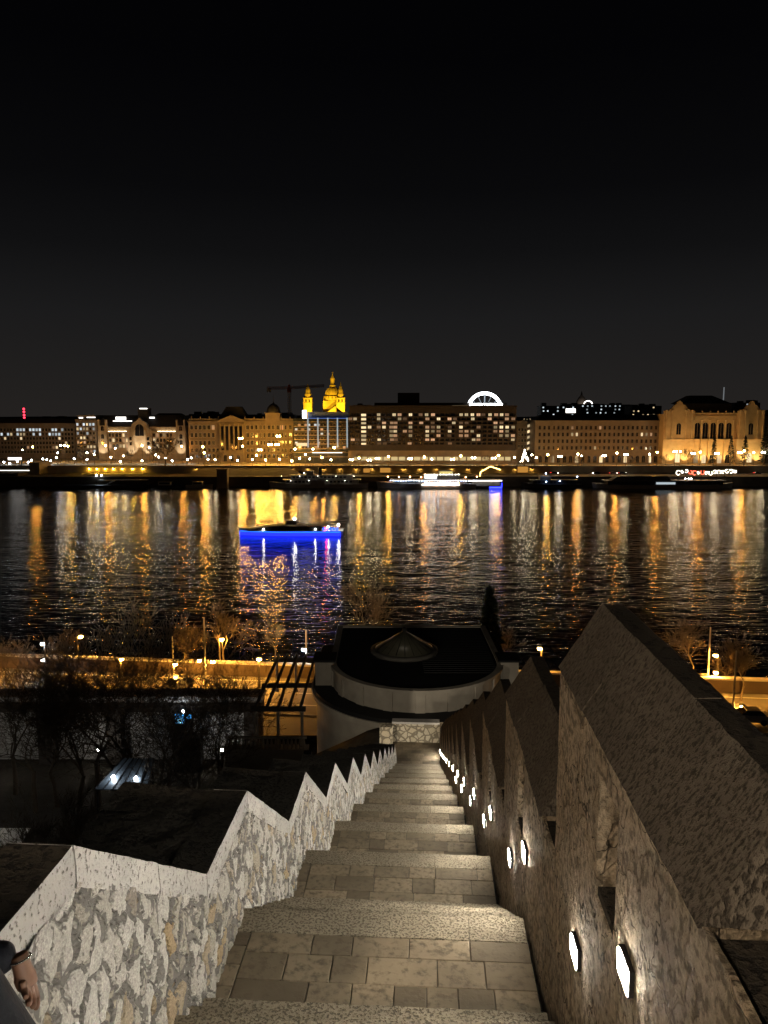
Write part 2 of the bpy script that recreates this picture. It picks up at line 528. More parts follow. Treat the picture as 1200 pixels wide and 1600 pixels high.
rnd = random.Random(3)
stairs = stair_root('stairs', 'long straight stone stairway dropping towards the river between two walls', 'stairs', 'structure')
GUT = 0.895
for n in range(-1, NU):
    v, z = vn(n), zn(n)
    last = n == NU - 1
    # landing: buff pavers and a hammered nosing stone at its far edge
    if n >= 0:
        mb = MB()
        v0 = v - RUN + 7 * 0.285
        mb.mat(m_grout).box(UL - 0.3, GUT - 0.006, v0 - 0.02, v - 0.02, z - 0.32, z - 0.012)
        mb.mat(m_paver)
        rows = [v0, v0 + 0.17, v0 + 0.42, v0 + 0.72, v - 0.305]
        xs = splits(v0, v - 0.31, 0.2, 0.34, rnd)
        for a, b in zip(xs, xs[1:]):
            mb.cbox(UL, UL + 0.165, a + .004, b - .004, z - 0.06, z + rnd.uniform(-.002, .003), .004)
        for a, b in zip(rows, rows[1:]):
            xs = splits(UL + 0.17, GUT, 0.24, 0.62, rnd)
            for p, q in zip(xs, xs[1:]):
                mb.cbox(p + .004, q - .004, a + .004, b - .004, z - 0.06, z + rnd.uniform(-.003, .003), .004)
        mb.mat(m_nose)
        cut = rnd.choice((-0.85, -0.3, 0.15, 0.4))
        for p, q in ((UL, cut), (cut, GUT)):
            mb.hexa([(p + .004, v - .30, z - .18), (q - .004, v - .30, z - .18), (q - .004, v, z - .18), (p + .004, v, z - .18),
                     (p + .004, v - .30, z), (q - .004, v - .30, z), (q - .004, v, z + .004), (p + .004, v, z + .004)],
                    (24, 8, 4) if n < 4 else (4, 2, 1), 0.008 if n < 4 else 0.0, 9.0)
        mb.build('landing', None, stairs)
    # flight: seven hammered treads
    mb = MB()
    mb.mat(m_nose)
    for k in range(1, 8):
        a, b, zz = v + 0.285 * (k - 1), v + 0.285 * k, z - 0.18 * k
        cut = rnd.uniform(-1.0, 0.3)
        for p, q in ((UL, cut), (cut, GUT)):
            mb.hexa([(p + .003, a - .04, zz - .2), (q - .003, a - .04, zz - .2), (q - .003, b, zz - .2), (p + .003, b, zz - .2),
                     (p + .003, a - .04, zz), (q - .003, a - .04, zz), (q - .003, b, zz + .002), (p + .003, b, zz + .002)],
                    (20, 6, 3) if 0 <= n < 3 else (3, 1, 1), 0.007 if 0 <= n < 3 else 0, 9.0)
    mb.build('flight', None, stairs)
    # gutter between the treads and the right wall, its shade put into the dark colour
    mb = MB(); mb.mat(m_shade)
    mb.hexa([(GUT, v - 1.2, z - .7), (UR + .1, v - 1.2, z - .7), (UR + .1, v, z - .7), (GUT, v, z - .7),
             (GUT, v - 1.2, z - .16), (UR + .1, v - 1.2, z - .16), (UR + .1, v, z - .2), (GUT, v, z - .2)])
    mb.hexa([(GUT, v, z - 2.2), (UR + .1, v, z - 2.2), (UR + .1, v + 2.06, z - 2.2), (GUT, v + 2.06, z - 2.2),
             (GUT, v, z - .2), (UR + .1, v, z - .2), (UR + .1, v + 2.06, z - 1.6), (GUT, v + 2.06, z - 1.6)])
    mb.build('gutter', None, stairs)
ZB, VB = zn(NU), 44.7          # bottom landing
mb = MB(); mb.mat(m_grout)
mb.box(UL - 1.2, UR + 0.1, vn(NU - 1) + 1.98, VB, ZB - 0.4, ZB - 0.012)
mb.mat(m_paver)
ys = splits(vn(NU - 1) + 1.98, VB, 0.25, 0.45, rnd)
for a, b in zip(ys, ys[1:]):
    xs = splits(UL - 1.1, UR, 0.3, 0.7, rnd)
    for p, q in zip(xs, xs[1:]):
        mb.cbox(p + .004, q - .004, a + .004, b - .004, ZB - .06, ZB, .004)
mb.build('bottom_landing', None, stairs)

# ---- left parapet: rubble face, pale coping that steps with the flights, broad dark top
lw = stair_root('rubble_parapet', 'pale rubble stone parapet with zigzag coping along the left of the stairs', 'parapet')
prof = []
for n in range(-1, NU):
    prof += [(vn(n) + .26, zn(n) + 1.0), (vn(n) + 2.24, zn(n + 1) + 1.0)]
prof = [(-1.4, zn(-1) + 1.0)] + prof
mb = MB(); mb.mat(m_rubble)
CH = 0.21
for (va, za), (vb, zb) in zip(prof, prof[1:]):
    k = max(1, int((vb - va) / 0.12))
    near = va < 12
    # rubble face as a roughened sheet, thick behind
    def fx(a, b, va=va, vb=vb, za=za, zb=zb, near=near):
        v = va + (vb - va) * a
        zt = za + (zb - za) * a - CH + 0.03
        z0 = zb - 1.7 if zb < za else zb - 2.9
        z = z0 + (zt - z0) * b
        p = Vector((UL, v, z))
        d = (noise.noise(Vector((0, v * 3.1, z * 3.1))) * 0.022 + noise.noise(Vector((5, v * 8.0, z * 7.0))) * 0.014) if near else 0
        return (UL + d + .085 * (1 - b), v, z)
    mb.grid(fx, max(2, k * (8 if va < 9.5 else (4 if near else 2))), (96 if va < 9.5 else 48) if near else 12)
mb.build('rubble_face', None, lw)
# coping stones, each a block of its own shape in one course
mb = MB(); mb.mat(m_coping)
rnd = random.Random(11)
for (va, za), (vb, zb) in zip(prof, prof[1:]):
    xs = splits(va, vb, 0.7, 1.3, rnd)
    for a, b in zip(xs, xs[1:]):
        a2, b2 = a + .007, b - .007
        fa = za + (zb - za) * (a2 - va) / (vb - va); fb = za + (zb - za) * (b2 - va) / (vb - va)
        near = va < 12
        mb.hexa([(UL - .30, a2, fa - CH), (UL + .022, a2, fa - CH), (UL + .022, b2, fb - CH), (UL - .30, b2, fb - CH),
                 (UL - .30, a2, fa), (UL + .016, a2, fa), (UL + .016, b2, fb), (UL - .30, b2, fb)],
                (3, 12, 4) if near else (1, 1, 1), 0.006 if near else 0, 8.0)
mb.mats.append(m_shade)  # upward coping faces painted dark, as tops no lamp reaches
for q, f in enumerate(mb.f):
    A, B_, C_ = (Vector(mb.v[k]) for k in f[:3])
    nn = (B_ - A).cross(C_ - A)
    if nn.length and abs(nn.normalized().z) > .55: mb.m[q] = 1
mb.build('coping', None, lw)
mb = MB(); mb.mat(m_shade)  # broad top, its lack of light put into the dark colour
for (va, za), (vb, zb) in zip(prof, prof[1:]):
    near = va < 12
    w = 1.15
    mb.hexa([(UL - w, va, za - 3.2), (UL - .3, va, za - 3.2), (UL - .3, vb, zb - 3.2), (UL - w, vb, zb - 3.2),
             (UL - w, va, za + .05), (UL - .3, va, za - .01), (UL - .3, vb, zb - .01), (UL - w, vb, zb + .05)],
            (8, 16, 4) if near else (1, 1, 1), 0.02 if near else 0, 5.0)
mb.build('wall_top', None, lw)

# ---- right wall: tall stepped wall with slanted caps, slot niches and step lights
rw = stair_root('stepped_stone_wall', 'tall brown stone wall with slanted stepped caps along the right of the stairs', 'wall')
mb = MB(); mb.mat(m_brown)
UO = 1.33
for n in range(-1, NU):
    v, z = vn(n), zn(n)
    zt = z + 1.28
    near = n < 3
    zb0 = z - RISE - 0.8
    s = (lambda a, b, c: (max(1, int(a / .1)), max(1, int(b / .09)), max(1, int(c / .09)))) if near else (lambda a, b, c: (1, 1, 1))
    amp = 0.006 if near else 0.0
    def blk(v0, v1, z0, z1, u0=UR, u1=UO):
        mb.hexa([(u0, v0, z0), (u1, v0, z0), (u1, v1, z0), (u0, v1, z0), (u0, v0, z1), (u1, v0, z1), (u1, v1, z1), (u0, v1, z1)],
                s(u1 - u0, v1 - v0, z1 - z0), amp, 9.0)
    va, vb = v - 1.13, v + 2.13
    n0, n1 = v + 0.53, v + 0.92
    g1 = v - .55
    blk(va, g1, zb0, zt, UR, UR + .025); blk(va, g1, zb0, zt - .9, UR + .028, UO)
    blk(g1, n0, zb0, zt); blk(n1, vb, zb0, zt)
    blk(n0, n1, zb0, z + .40); blk(n0, n1, z + 1.10, zt)
    mb.mat(m_shade)  # dark blocks on niche and gap floors, standing in for deep shade
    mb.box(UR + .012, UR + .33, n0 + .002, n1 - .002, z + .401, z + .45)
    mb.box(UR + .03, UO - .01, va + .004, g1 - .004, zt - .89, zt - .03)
    mb.mat(m_brown)
    blk(n0, n1, z + .40, z + 1.10, UR + .34, UO)
mb.hexa([(UR, vn(NU - 1) + 2.14, ZB - .8), (UO, vn(NU - 1) + 2.14, ZB - .8), (UO, VB + .3, ZB - .8), (UR, VB + .3, ZB - .8), (UR, vn(NU - 1) + 2.14, ZB + 1.25), (UO, vn(NU - 1) + 2.14, ZB + 1.25), (UO, VB + .3, ZB + 1.25), (UR, VB + .3, ZB + 1.25)])
mb.build('wall_face', None, rw)
for n in range(-1, NU):
    v, z = vn(n), zn(n)
    zt = z + 1.275
    va, vb = v - .54, v + 2.13
    near = n < 3
    seg = (4, 46, 8) if near else (1, 4, 1)
    amp = 0.006 if near else 0.0
    u0, u1, u2 = UR - .012, UR + .275, UO + .02
    # steep slanted inner face, ridge top coloured dark as if unlit, outer drop, in blocks with open joints
    cuts = [va, va + .92 + .1 * math.sin(n * 3.1), va + 1.80 + .08 * math.cos(n * 2.3), vb]
    for q, (a, b_) in enumerate(zip(cuts, cuts[1:])):
        mb = MB(); mb.mat(m_hammer)
        a2, b2 = a + (.005 if q else 0), b_ - (.005 if q < 2 else 0)
        off = .007 * math.sin(n * 5.7 + q * 2.9)
        sg = (4, 16, 8) if near else (1, 2, 1)
        mb.hexa([(u0 + off, a2, zt), (u2, a2, zt), (u2, b2, zt), (u0 + off, b2, zt), (u1 + off, a2, zt + .46 + off), (u2, a2, zt + .46 + off), (u2, b2, zt + .46 + off), (u1 + off, b2, zt + .46 + off)], sg, amp, 10.0)
        mb.mats.append(m_shade)
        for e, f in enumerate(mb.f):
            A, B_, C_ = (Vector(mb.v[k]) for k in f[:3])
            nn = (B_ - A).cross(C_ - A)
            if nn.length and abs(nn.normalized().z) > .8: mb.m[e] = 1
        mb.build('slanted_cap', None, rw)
# step lights: a frame, dark strips painted in for the recess's shade, a glass pane
fr = MB(); fr.mat(m_hammer)
fr.box(-.004, .05, -.088, .088, -.066, -.0605)
fr.mat(m_dark).box(-.004, .05, -.09, .09, .0565, .068).box(-.004, .05, -.0885, -.0835, -.06, .0564).box(-.004, .05, .0835, .0885, -.06, .0564)
me_fr = fr.mesh('step_light')
pn = MB(); pn.mat(m_steplight)
pn.hexa([(-.007, -.083, -.056), (.02, -.083, -.056), (.02, .083, -.056), (-.007, .083, -.056), (-.012, -.083, .056), (.02, -.083, .056), (.02, .083, .056), (-.012, .083, .056)])
me_pn = pn.mesh('glass_pane')
for n in range(-1, NU):
    for dv, dz in ((.25, .48), (1.28, -.22))[:2 if n < 6 else 1]:
        f = put('step_light', me_fr, rw, (UR - .022, vn(n) + dv, zn(n) + dz))
        put('glass_pane', me_pn, f)
f = put('step_light', me_fr, rw, (UR - .022, 42.6, ZB + .42)); put('glass_pane', me_pn, f)

# ---- low rubble wall that closes the bottom landing
ew = stair_root('end_wall', 'short pale rubble wall closing the bottom landing of the stairs', 'wall')
m_end = RUBBLE('cream rubble stone', [(0, (.50, .44, .32)), (.5, (.58, .52, .40)), (1, (.54, .46, .33))], (.22, .19, .14), 2.6, warp=.12, edge=.08, bump=.03)
mb = MB(); mb.mat(m_end).box(UL - .35, UR + .0, VB + .004, VB + .5, ZB - .4, ZB + 1.2)
mb.build('wall_body', None, ew)
mb = MB(); mb.mat(m_coping).box(UL - .4, UR - .004, VB - .03, VB + .54, ZB + 1.203, ZB + 1.33)
mb.build('coping', None, ew)
mb = MB(); mb.mat(m_end).box(UL - 1.15, UL - .354, VB - .6, VB + .1, ZB - .4, ZB + 1.2)
mb.build('end_pier', None, ew)
# ---- the lamp on the path above, behind the photographer, whose warm light falls down the stairs
lp = thing('path_lamp', 'warm lamp on a dark post beside the path above the stairs', 'street lamp', stairW(-2.0, -3.6, -1.2))
mb = MB(); mb.mat(m_dark).lathe([(.12, 0), (.12, .3), (.06, .4), (.045, 2.2)], 10)
mb.build('pole', None, lp)
m_warmglobe = EMI('warm lamp globe', (1.0, 0.80, 0.58), 1800.0)
mb = MB(); mb.mat(m_warmglobe).ball((0, 0, 2.35), .16, 10, 6)
mb.build('globe', None, lp)

# ================================================================== GROUND, RIVER, FAR BANK
m_water, t, N, L, b = _m('dark river water')
b.inputs['Base Color'].default_value = (0.004, 0.006, 0.008, 1)
b.inputs['Roughness'].default_value = 0.10
b.inputs['IOR'].default_value = 1.33
b.inputs['Specular IOR Level'].default_value = 0.5
c = N.new('ShaderNodeTexCoord')
def wave(scale, stretch, dist, prev=None, detail=3, rot=0.0):
    mp = N.new('ShaderNodeMapping'); mp.inputs['Scale'].default_value = stretch
    mp.inputs['Rotation'].default_value = (0, 0, rot)
    L.new(c.outputs['Object'], mp.inputs[0])
    n = N.new('ShaderNodeTexNoise'); n.inputs['Scale'].default_value = scale
    n.inputs['Detail'].default_value = detail; n.inputs['Roughness'].default_value = 0.5
    L.new(mp.outputs[0], n.inputs[0])
    bp = N.new('ShaderNodeBump'); bp.inputs['Distance'].default_value = dist
    L.new(n.outputs['Fac'], bp.inputs['Height'])
    if prev is not None: L.new(prev.outputs[0], bp.inputs['Normal'])
    return bp
w1 = wave(0.16, (0.38, 1, 1), 0.24, None, 2, 0.10)
w2 = wave(0.78, (0.36, 1, 1), 0.185, w1, 5, -0.05)
L.new(w2.outputs[0], b.inputs['Normal'])
mb = MB(); mb.mat(m_water)
mb.quad((-1500, 84, 0), (1500, 84, 0), (1500, 426, 0), (-1500, 426, 0))
struct(mb.build('river'), 'wide dark river rippling with reflections of the far bank lights', 'river')

def sheet(name, m, pts, label=None, cat=None):
    mb = MB(); mb.mat(m); mb.quad(*pts)
    return struct(mb.build(name), label, cat)

# near bank terrain, a slope of dark soil from the stairs down to the courtyard
CW = Vector((math.sin(BETA), math.cos(BETA)))
def near_z(x, y):
    v = x * CW.x + y * CW.y
    u = x * CW.y - y * CW.x
    line = EYE - 2.0 - 0.4417 * v
    line = max(line, EYE + ZB - 0.6)
    lat = max(0.0, abs(u + .4) - 2.6)
    z = line - 1.5 - lat * 0.9 - max(0.0, lat - 1.0) * 0.35
    if 38 < v < 53 and u < 1: z += min(1, (v - 38) / 5) * lat * .75
    if v > 52: z -= (v - 52) * 2.0
    return max(5.0, z) + noise.noise(Vector((x * .25, y * .25, 0))) * (.25 if z > 5 else 0.02)
mb = MB(); mb.mat(m_soil)
mb.grid(lambda a, c_: (lambda x, y: (x, y, near_z(x, y)))(-90 + 180 * a, -22 + 100 * c_), 150, 100)
mb.quad((-1500, -300, 4.9), (-90, -300, 4.9), (-90, 90, 4.9), (-1500, 90, 4.9))
mb.quad((90, -300, 4.9), (1500, -300, 4.9), (1500, 76, 4.9), (90, 76, 4.9))
struct(mb.build('hillside'), 'dark planted hillside falling from the stairs to the courtyard', 'hillside')
# near quay road and its river wall run slightly oblique to the river
BA = R(-5.6)
bx, by = math.cos(BA), math.sin(BA)
def bank(s, t, z):                                 # s along the bank, t towards the river from its parapet
    return (-2 + s * bx - t * by, 85.6 + s * by + t * bx, z)
m_asph = MAT('worn asphalt', (0.17, 0.155, 0.135), 0.85, var=0.25, scale=0.4, bump=.004, bscale=40)
m_conc = MAT('grey concrete', (0.24, 0.225, 0.20), 0.85, var=0.25, scale=0.5, bump=.01, bscale=8)
m_white = MAT('road paint', (0.6, 0.58, 0.52), 0.7)
ZR = 7.0
sheet('quay_road', m_asph, [(-260, 69.9, ZR), (110, 69.9, ZR), bank(112, -0.2, ZR), bank(-260, -0.2, ZR)], 'near quay road lit orange by street lamps', 'road')
mb = MB(); mb.mat(m_white)
for t_ in (-1.6, -8.6):
    mb.quad(bank(-260, t_, ZR + .004), bank(260, t_, ZR + .004), bank(260, t_ + .18, ZR + .004), bank(-260, t_ + .18, ZR + .004))
for k in range(-30, 30):
    mb.quad(bank(k * 8, -5.1, ZR + .004), bank(k * 8 + 3, -5.1, ZR + .004), bank(k * 8 + 3, -4.95, ZR + .004), bank(k * 8, -4.95, ZR + .004))
struct(mb.build('road_markings'))
mb = MB(); mb.mat(m_conc)
for a, b_ in ((-260, 260),):
    p = [bank(a, -11.5, ZR), bank(b_, -11.5, ZR), bank(b_, -11.2, ZR), bank(a, -11.2, ZR)]
    q = [(x, y, z + .14) for x, y, z in p]
    mb.hexa(p + q)
struct(mb.build('kerb'))
qw = thing('river_wall', 'long stone parapet between the near quay road and the river', 'wall', bank(0, 0, ZR))
m_rw = MAT('dark river wall stone', (0.075, 0.055, 0.04), 0.9, var=.3, scale=.5)
mb = MB(); mb.mat(m_rw)
o = Vector(bank(0, 0, ZR))
def bl(s0, s1, t0, t1, z0, z1, mb=None):
    c8 = [bank(s0, t0, z0), bank(s1, t0, z0), bank(s1, t1, z0), bank(s0, t1, z0), bank(s0, t0, z1), bank(s1, t0, z1), bank(s1, t1, z1), bank(s0, t1, z1)]
    return [tuple(Vector(p) - o) for p in c8]
mb.hexa(bl(-260, 260, 0, .6, -1, ZR + 1.45))
mb.build('wall_body', None, qw)
mb = MB(); mb.mat(m_coping).hexa(bl(-260, 260, -.1, .7, ZR + 1.453, ZR + 1.66))
mb.build('coping', None, qw)
# river side slope of the near bank
mb = MB(); mb.mat(m_conc).quad(bank(-500, .6, ZR - .3), bank(500, .6, ZR - .3), bank(500, 6, -1), bank(-500, 6, -1))
struct(mb.build('near_embankment'))
# quay promenade between the long pavilion and the road
mb = MB(); mb.mat(m_soil)
mb.quad((-260, 60, 5.04), (-4, 60, 5.04), (-4, 69, 5.04), (-260, 69, 5.04))
struct(mb.build('courtyard'), 'dark courtyard below the hillside', 'courtyard')

# ---------------- far bank: lower quay, retaining wall, promenade, city ground, hills
YQ, YW, YB = 424.0, 455.0, 490.0
ZQ, ZP = 5.5, 9.0
m_quaywall = MAT('dark quay stone', (0.10, 0.085, 0.065), 0.9, var=0.3, scale=0.3)
m_retain = MAT('retaining wall stone', (0.40, 0.32, 0.20), 0.9, var=0.3, scale=0.2)
m_prom = MAT('promenade paving', (0.26, 0.23, 0.18), 0.9, var=0.2, scale=0.2)
m_city = MAT('city ground', (0.05, 0.048, 0.045), 0.95)
mb = MB(); mb.mat(m_quaywall).quad((-1500, YQ, -1), (1500, YQ, -1), (1500, YQ + 2.5, ZQ), (-1500, YQ + 2.5, ZQ))
struct(mb.build('far_quay_slope'))
m_lowroad = MAT('lower quay asphalt', (0.30, 0.26, 0.20), .85, var=.2, scale=.2)
sheet('lower_quay', m_lowroad, [(-1500, YQ + 2.5, ZQ), (1500, YQ + 2.5, ZQ), (1500, YW, ZQ), (-1500, YW, ZQ)], 'lower quay road along the far bank', 'road')
mb = MB(); mb.mat(m_retain).box(-1500, 700, YW, YW + .8, ZQ - .5, ZP + 1.0)
tag(mb.build('retaining_wall'), 'long low retaining wall below the far promenade', 'wall')
xa_, xb_ = XY(292, 445, 7), XY(482, 445, 7)
sheet('quay_ramp', m_prom, [(xa_, 433, ZQ + .02), (xb_, 433, ZQ + .02), (xb_ - 14, YW - .02, ZP + .3), (xa_ + 10, YW - .02, ZP + .3)], 'broad paved ramp from the lower quay up to the promenade', 'ramp')
sheet('promenade', m_prom, [(-1500, YW + .8, ZP), (1500, YW + .8, ZP), (1500, 640, ZP), (-1500, 640, ZP)], 'lamp lit promenade on the far bank', 'promenade')
sheet('city_ground', m_city, [(-14000, 640, ZP - .01), (14000, 640, ZP - .01), (14000, 15000, ZP - .01), (-14000, 15000, ZP - .01)])
mb = MB(); mb.mat(m_city)
mb.grid(lambda a, c_: (-9000 + 18000 * a, 6000 + 3000 * c_, max(0, 120 * c_ * (.6 + .5 * noise.noise(Vector((a * 9, c_, 3)))))), 60, 4)
struct(mb.build('hills'), 'low dark hills on the horizon', 'hills')

# ================================================================== THE BOW FRONTED BUILDING BELOW THE STAIRS
m_lime = MAT('weathered limestone', (0.36, 0.33, 0.28), 0.85, var=0.22, scale=0.9, bump=.01, bscale=12)
m_tin = MAT('dark tin roof', (0.010, 0.0105, 0.0115), 0.7, var=0.2)
m_pglass = MAT('dim skylight glass', (0.06, 0.058, 0.042), 0.35, var=0.2, scale=1)
bz = EYE - 20.3
cx, cy = 2.75, 61.0
RO = 7.15
bw = thing('bow_fronted_building', 'stone building with rounded bow front and a dark roof carrying a conical skylight', 'building', (cx, cy, 5.0))
def bow(r, back, n=28, w=None):
    """plan outline: half circle towards the stairs, straight sides to the back"""
    w = r if w is None else w
    pts = [(r * math.cos(math.pi + math.pi * k / n), r * math.sin(math.pi + math.pi * k / n)) for k in range(n + 1)]
    return pts + [(w, back), (-w, back)]
H = bz - 5.0
mb = MB(); mb.mat(m_lime).prismz(bow(RO + 1.35, 9.8), -1.0, H - 2.5)
mb.build('lower_wall', None, bw)
mb = MB(); mb.mat(m_lime).prismz(bow(RO + 1.75, 10.0), H - 2.497, H - 2.1)
mb.build('lower_cornice', None, bw)
mb = MB(); mb.mat(m_tin).prismz(bow(RO + 1.6, 9.9), H - 2.097, H - 1.8)
mb.build('terrace_roof', None, bw)
mb = MB(); mb.mat(m_lime)
mb.prismz(bow(RO, 10.5), H - 1.797, H - .25)
for k in range(9):                                                # pilaster strips in the bow
    a = math.pi + math.pi * (k + .5) / 9
    q = Vector((math.cos(a), math.sin(a))); s_ = Vector((-q.y, q.x))
    pts = [q * (RO - .1) - s_ * .38, q * (RO + .10) - s_ * .38, q * (RO + .10) + s_ * .38, q * (RO - .1) + s_ * .38]
    mb.prismz([(p.x, p.y) for p in pts], H - 1.79, H - .26)
mb.build('upper_wall', None, bw)
mb = MB(); mb.mat(m_lime)
out_, inn = bow(RO + .16, 10.6), bow(RO - .35, 10.2)
n_ = len(out_); i0 = len(mb.v)
mb.v += [(x, y, H - .247) for x, y in out_] + [(x, y, H) for x, y in out_] + [(x, y, H) for x, y in inn] + [(x, y, H - .247) for x, y in inn]
for a in range(n_):
    b_ = (a + 1) % n_
    for q in range(3):
        mb.face((i0 + q * n_ + a, i0 + q * n_ + b_, i0 + (q + 1) * n_ + b_, i0 + (q + 1) * n_ + a))
mb.build('parapet_rim', None, bw)
fh = thing('garden_floodlight', 'small warm floodlight behind the rubble parapet facing the bow fronted building', 'floodlight', stairW(-6.0, 36, -17.2))
mb = MB(); mb.mat(m_dark).box(-.15, .15, -.1, .1, -7, .02).box(-.2, .2, -.2, .02, .023, .3); mb.build('housing', None, fh)
lamp_light('SPOT', 'beam', fh, (0, .15, .18), 1900, (1.0, .86, .66), (R(90 - 10), 0, R(-27)), .15, R(75), .6)
fh2 = thing('garden_floodlight', 'small warm floodlight on the outer side of the stepped wall near its lower end', 'floodlight', stairW(2.6, 40, -18.6))
mb = MB(); mb.mat(m_dark).box(-.15, .15, -.1, .1, -8, .02).box(-.2, .2, -.2, .02, .023, .3); mb.build('housing', None, fh2)
lamp_light('SPOT', 'beam', fh2, (0, .15, .18), 1500, (1.0, .86, .66), (R(90 - 8), 0, R(-14)), .15, R(80), .6)
mb = MB(); mb.mat(m_tin).prismz(bow(RO - .3, 10.2), H - .24, H - .12)
for k in range(26):                                               # standing seams
    y = -3 + k * .5
    mb.box(.5, RO - .6, y, y + .05, H - .12, H - .06)
mb.build('roof', None, bw)
for sx in (-1, 1):
    mb = MB(); mb.mat(m_lime).box(sx * (RO + .6) - .75, sx * (RO + .6) + .75, -1.3, .6, H - 1.79, H + .25)
    q = mb.build('corner_pier', None, bw)
    mb = MB(); mb.mat(m_tin).box(sx * (RO + .6) - .95, sx * (RO + .6) + .95, -1.5, .8, H + .253, H + .42)
    mb.build('pier_cap', None, q)
m_roofedge = MAT('weathered lead edging', (0.09, 0.085, 0.075), 0.7, var=.3, scale=1)
sk = MB(); sk.mat(m_roofedge).lathe([(3.0, H - .12), (3.0, H + .12), (2.7, H + .2)], 40, (-.95, 2.7, 0))
sko = sk.build('skylight', None, bw)
sk = MB(); sk.mat(m_pglass).lathe([(2.6, H + .2), (.12, H + 1.75)], 20, (-.95, 2.7, 0))
sk.build('glazed_cone', None, sko)
sk = MB(); sk.mat(m_tin)
for k in range(20):
    t_ = 2 * math.pi * k / 20
    sk.tube((-.95 + 2.52 * math.cos(t_), 2.7 + 2.52 * math.sin(t_), H + .21), (-.95, 2.7, H + 1.78), .05, .05, 4)
sk.lathe([(.2, H + 1.7), (.2, H + 2.0), (.03, H + 2.1)], 8, (-.95, 2.7, 0))
sk.build('glazing_bars', None, sko)

# ---------------- pergola beside it
m_timber = MAT('dark weathered timber', (0.05, 0.042, 0.035), 0.8)
pz = atY(455, 1105, 56).z
pg = thing('pergola', 'dark timber pergola of long beams over a balustraded terrace', 'pergola', (-9.4, 56, pz))
y0, y1 = 0.0, 12.0
xs0 = [-.75 + k * .88 for k in range(5)]
for k in range(5):
    mb = MB(); mb.mat(m_timber).box(xs0[k], xs0[k] + .16, y0 - .4, y1 + .4, 0, .32)
    mb.build('beam', None, pg)
for y in (0.0, 5.2, 12.0):
    mb = MB(); mb.mat(m_timber).box(-1.1, 3.2, y, y + .25, -.36, -.003)
    mb.build('cross_beam', None, pg)
for y in (0.0, 12.0):
    for x in (-.8, 1.0, 2.9):
        mb = MB(); mb.mat(m_lime).lathe([(.2, -3.3), (.2, -3.1), (.14, -3.0), (.12, -.6), (.19, -.5), (.19, -.363)], 10, (x, y + .12, 0))
        mb.build('column', None, pg)
tr = thing('pergola_terrace', 'pale balustraded stone terrace under the timber pergola', 'terrace', (-9.4, 56, 5.0))
mb = MB(); mb.mat(m_lime).box(-3.2, 3.3, -.4, .4, 0, pz - 5 - 3.6)
mb.box(-3.3, 3.4, -.5, .5, pz - 5 - 3.597, pz - 5 - 3.3)
mb.build('terrace_wall', None, tr)
mb = MB(); mb.mat(m_lime)
for k in range(20):
    mb.lathe([(.07, 0), (.05, .15), (.11, .4), (.05, .75), (.07, .85)], 6, (-3.0 + k * .32, -.3, pz - 5 - 3.29))
mb.box(-3.2, 3.3, -.42, -.18, pz - 5 - 2.437, pz - 5 - 2.3)
mb.build('balustrade', None, tr)

# ---------------- long low pavilion left of it
m_roofgrey = MAT('grey flat roof', (0.60, 0.58, 0.55), 0.9, var=.4, scale=1.2)
m_pale = MAT('pale rendered wall', (0.42, 0.40, 0.37), 0.9, var=.2, scale=.5)
pv = thing('long_pavilion', 'long low pavilion with flat grey roof and pale bays between dark piers', 'building', (-36, 68, 5.0))
PX0, PX1, PH = -70, 24.2, atY(100, 1080, 69).z - 5
mb = MB(); mb.mat(m_pale).box(PX0, PX1, .8, 1.4, 0, PH - 1.5)
mb.build('wall', None, pv)
mb = MB(); mb.mat(m_timber).box(PX0, PX1 + .1, -.6, 1.5, PH - 1.497, PH - .55)
mb.build('fascia', None, pv)
mb = MB(); mb.mat(m_roofgrey).box(PX0, PX1 + .2, -.5, 1.7, PH - .547, PH)
mb.build('roof', None, pv)
for k in range(14):
    mb = MB(); mb.mat(m_timber).box(PX1 - 1.6 - k * 6.6, PX1 - .2 - k * 6.6, -.4, .797, 0, PH - 1.5)
    mb.build('pier', None, pv)
sheet('forecourt', m_pale, [(-60, 47, 5.34), (-27.5, 49, 5.34), (-28.5, 56, 5.34), (-60, 56, 5.34)])
ce = EMI('courtyard lamp', (1.0, 0.95, 0.86), 190.0)
for k, (px, py, Y) in enumerate(((-25, 1150, 63), (152, 1140, 65), (346, 1140, 65), (-45, 1235, 53))):
    p = atY(px, py, Y); z = 5.04
    r_ = thing('bollard_lamp', 'low white lamp before a pale bay of the long pavilion, %s from the left' % ORD[k], 'lamp', (p.x, p.y, z), 0, 'courtyard lamps')
    mb = MB(); mb.mat(m_dark).lathe([(.1, 0), (.08, 2.6)], 8); mb.build('pole', None, r_)
    mb = MB(); mb.mat(ce).box(-.12, .12, .05, .17, 2.6, 2.75); mb.build('lamp_head', None, r_)
# the blue lit kiosk screen under a white lamp
p = atY(286, 1122, 66)
ks = thing('kiosk', 'small kiosk with a bright blue lit screen under a white lamp', 'kiosk', (p.x, 66, 5.04))
mb = MB(); mb.mat(m_dark).box(-1.1, 1.5, .1, 1.2, 0, 3.4); mb.build('body', None, ks)
bs = EMI('blue screen', (0.06, 0.42, 1.0), 3.2)
bs2 = EMI('pale screen', (0.35, 0.8, 1.0), 4.5)
zz = p.z - 5.04
mb = MB(); mb.mat(bs).box(-.75, .05, .02, .098, zz - .55, zz + .35).box(.3, .8, .02, .098, zz - .1, zz + .35)
mb.mat(bs2).box(-.5, -.1, -.02, .018, zz - .5, zz + .0)
mb.build('screen', None, ks)
mb = MB(); mb.mat(ce).ball((.1, -.2, zz + .75), .13, 8, 5); mb.build('lamp', None, ks)
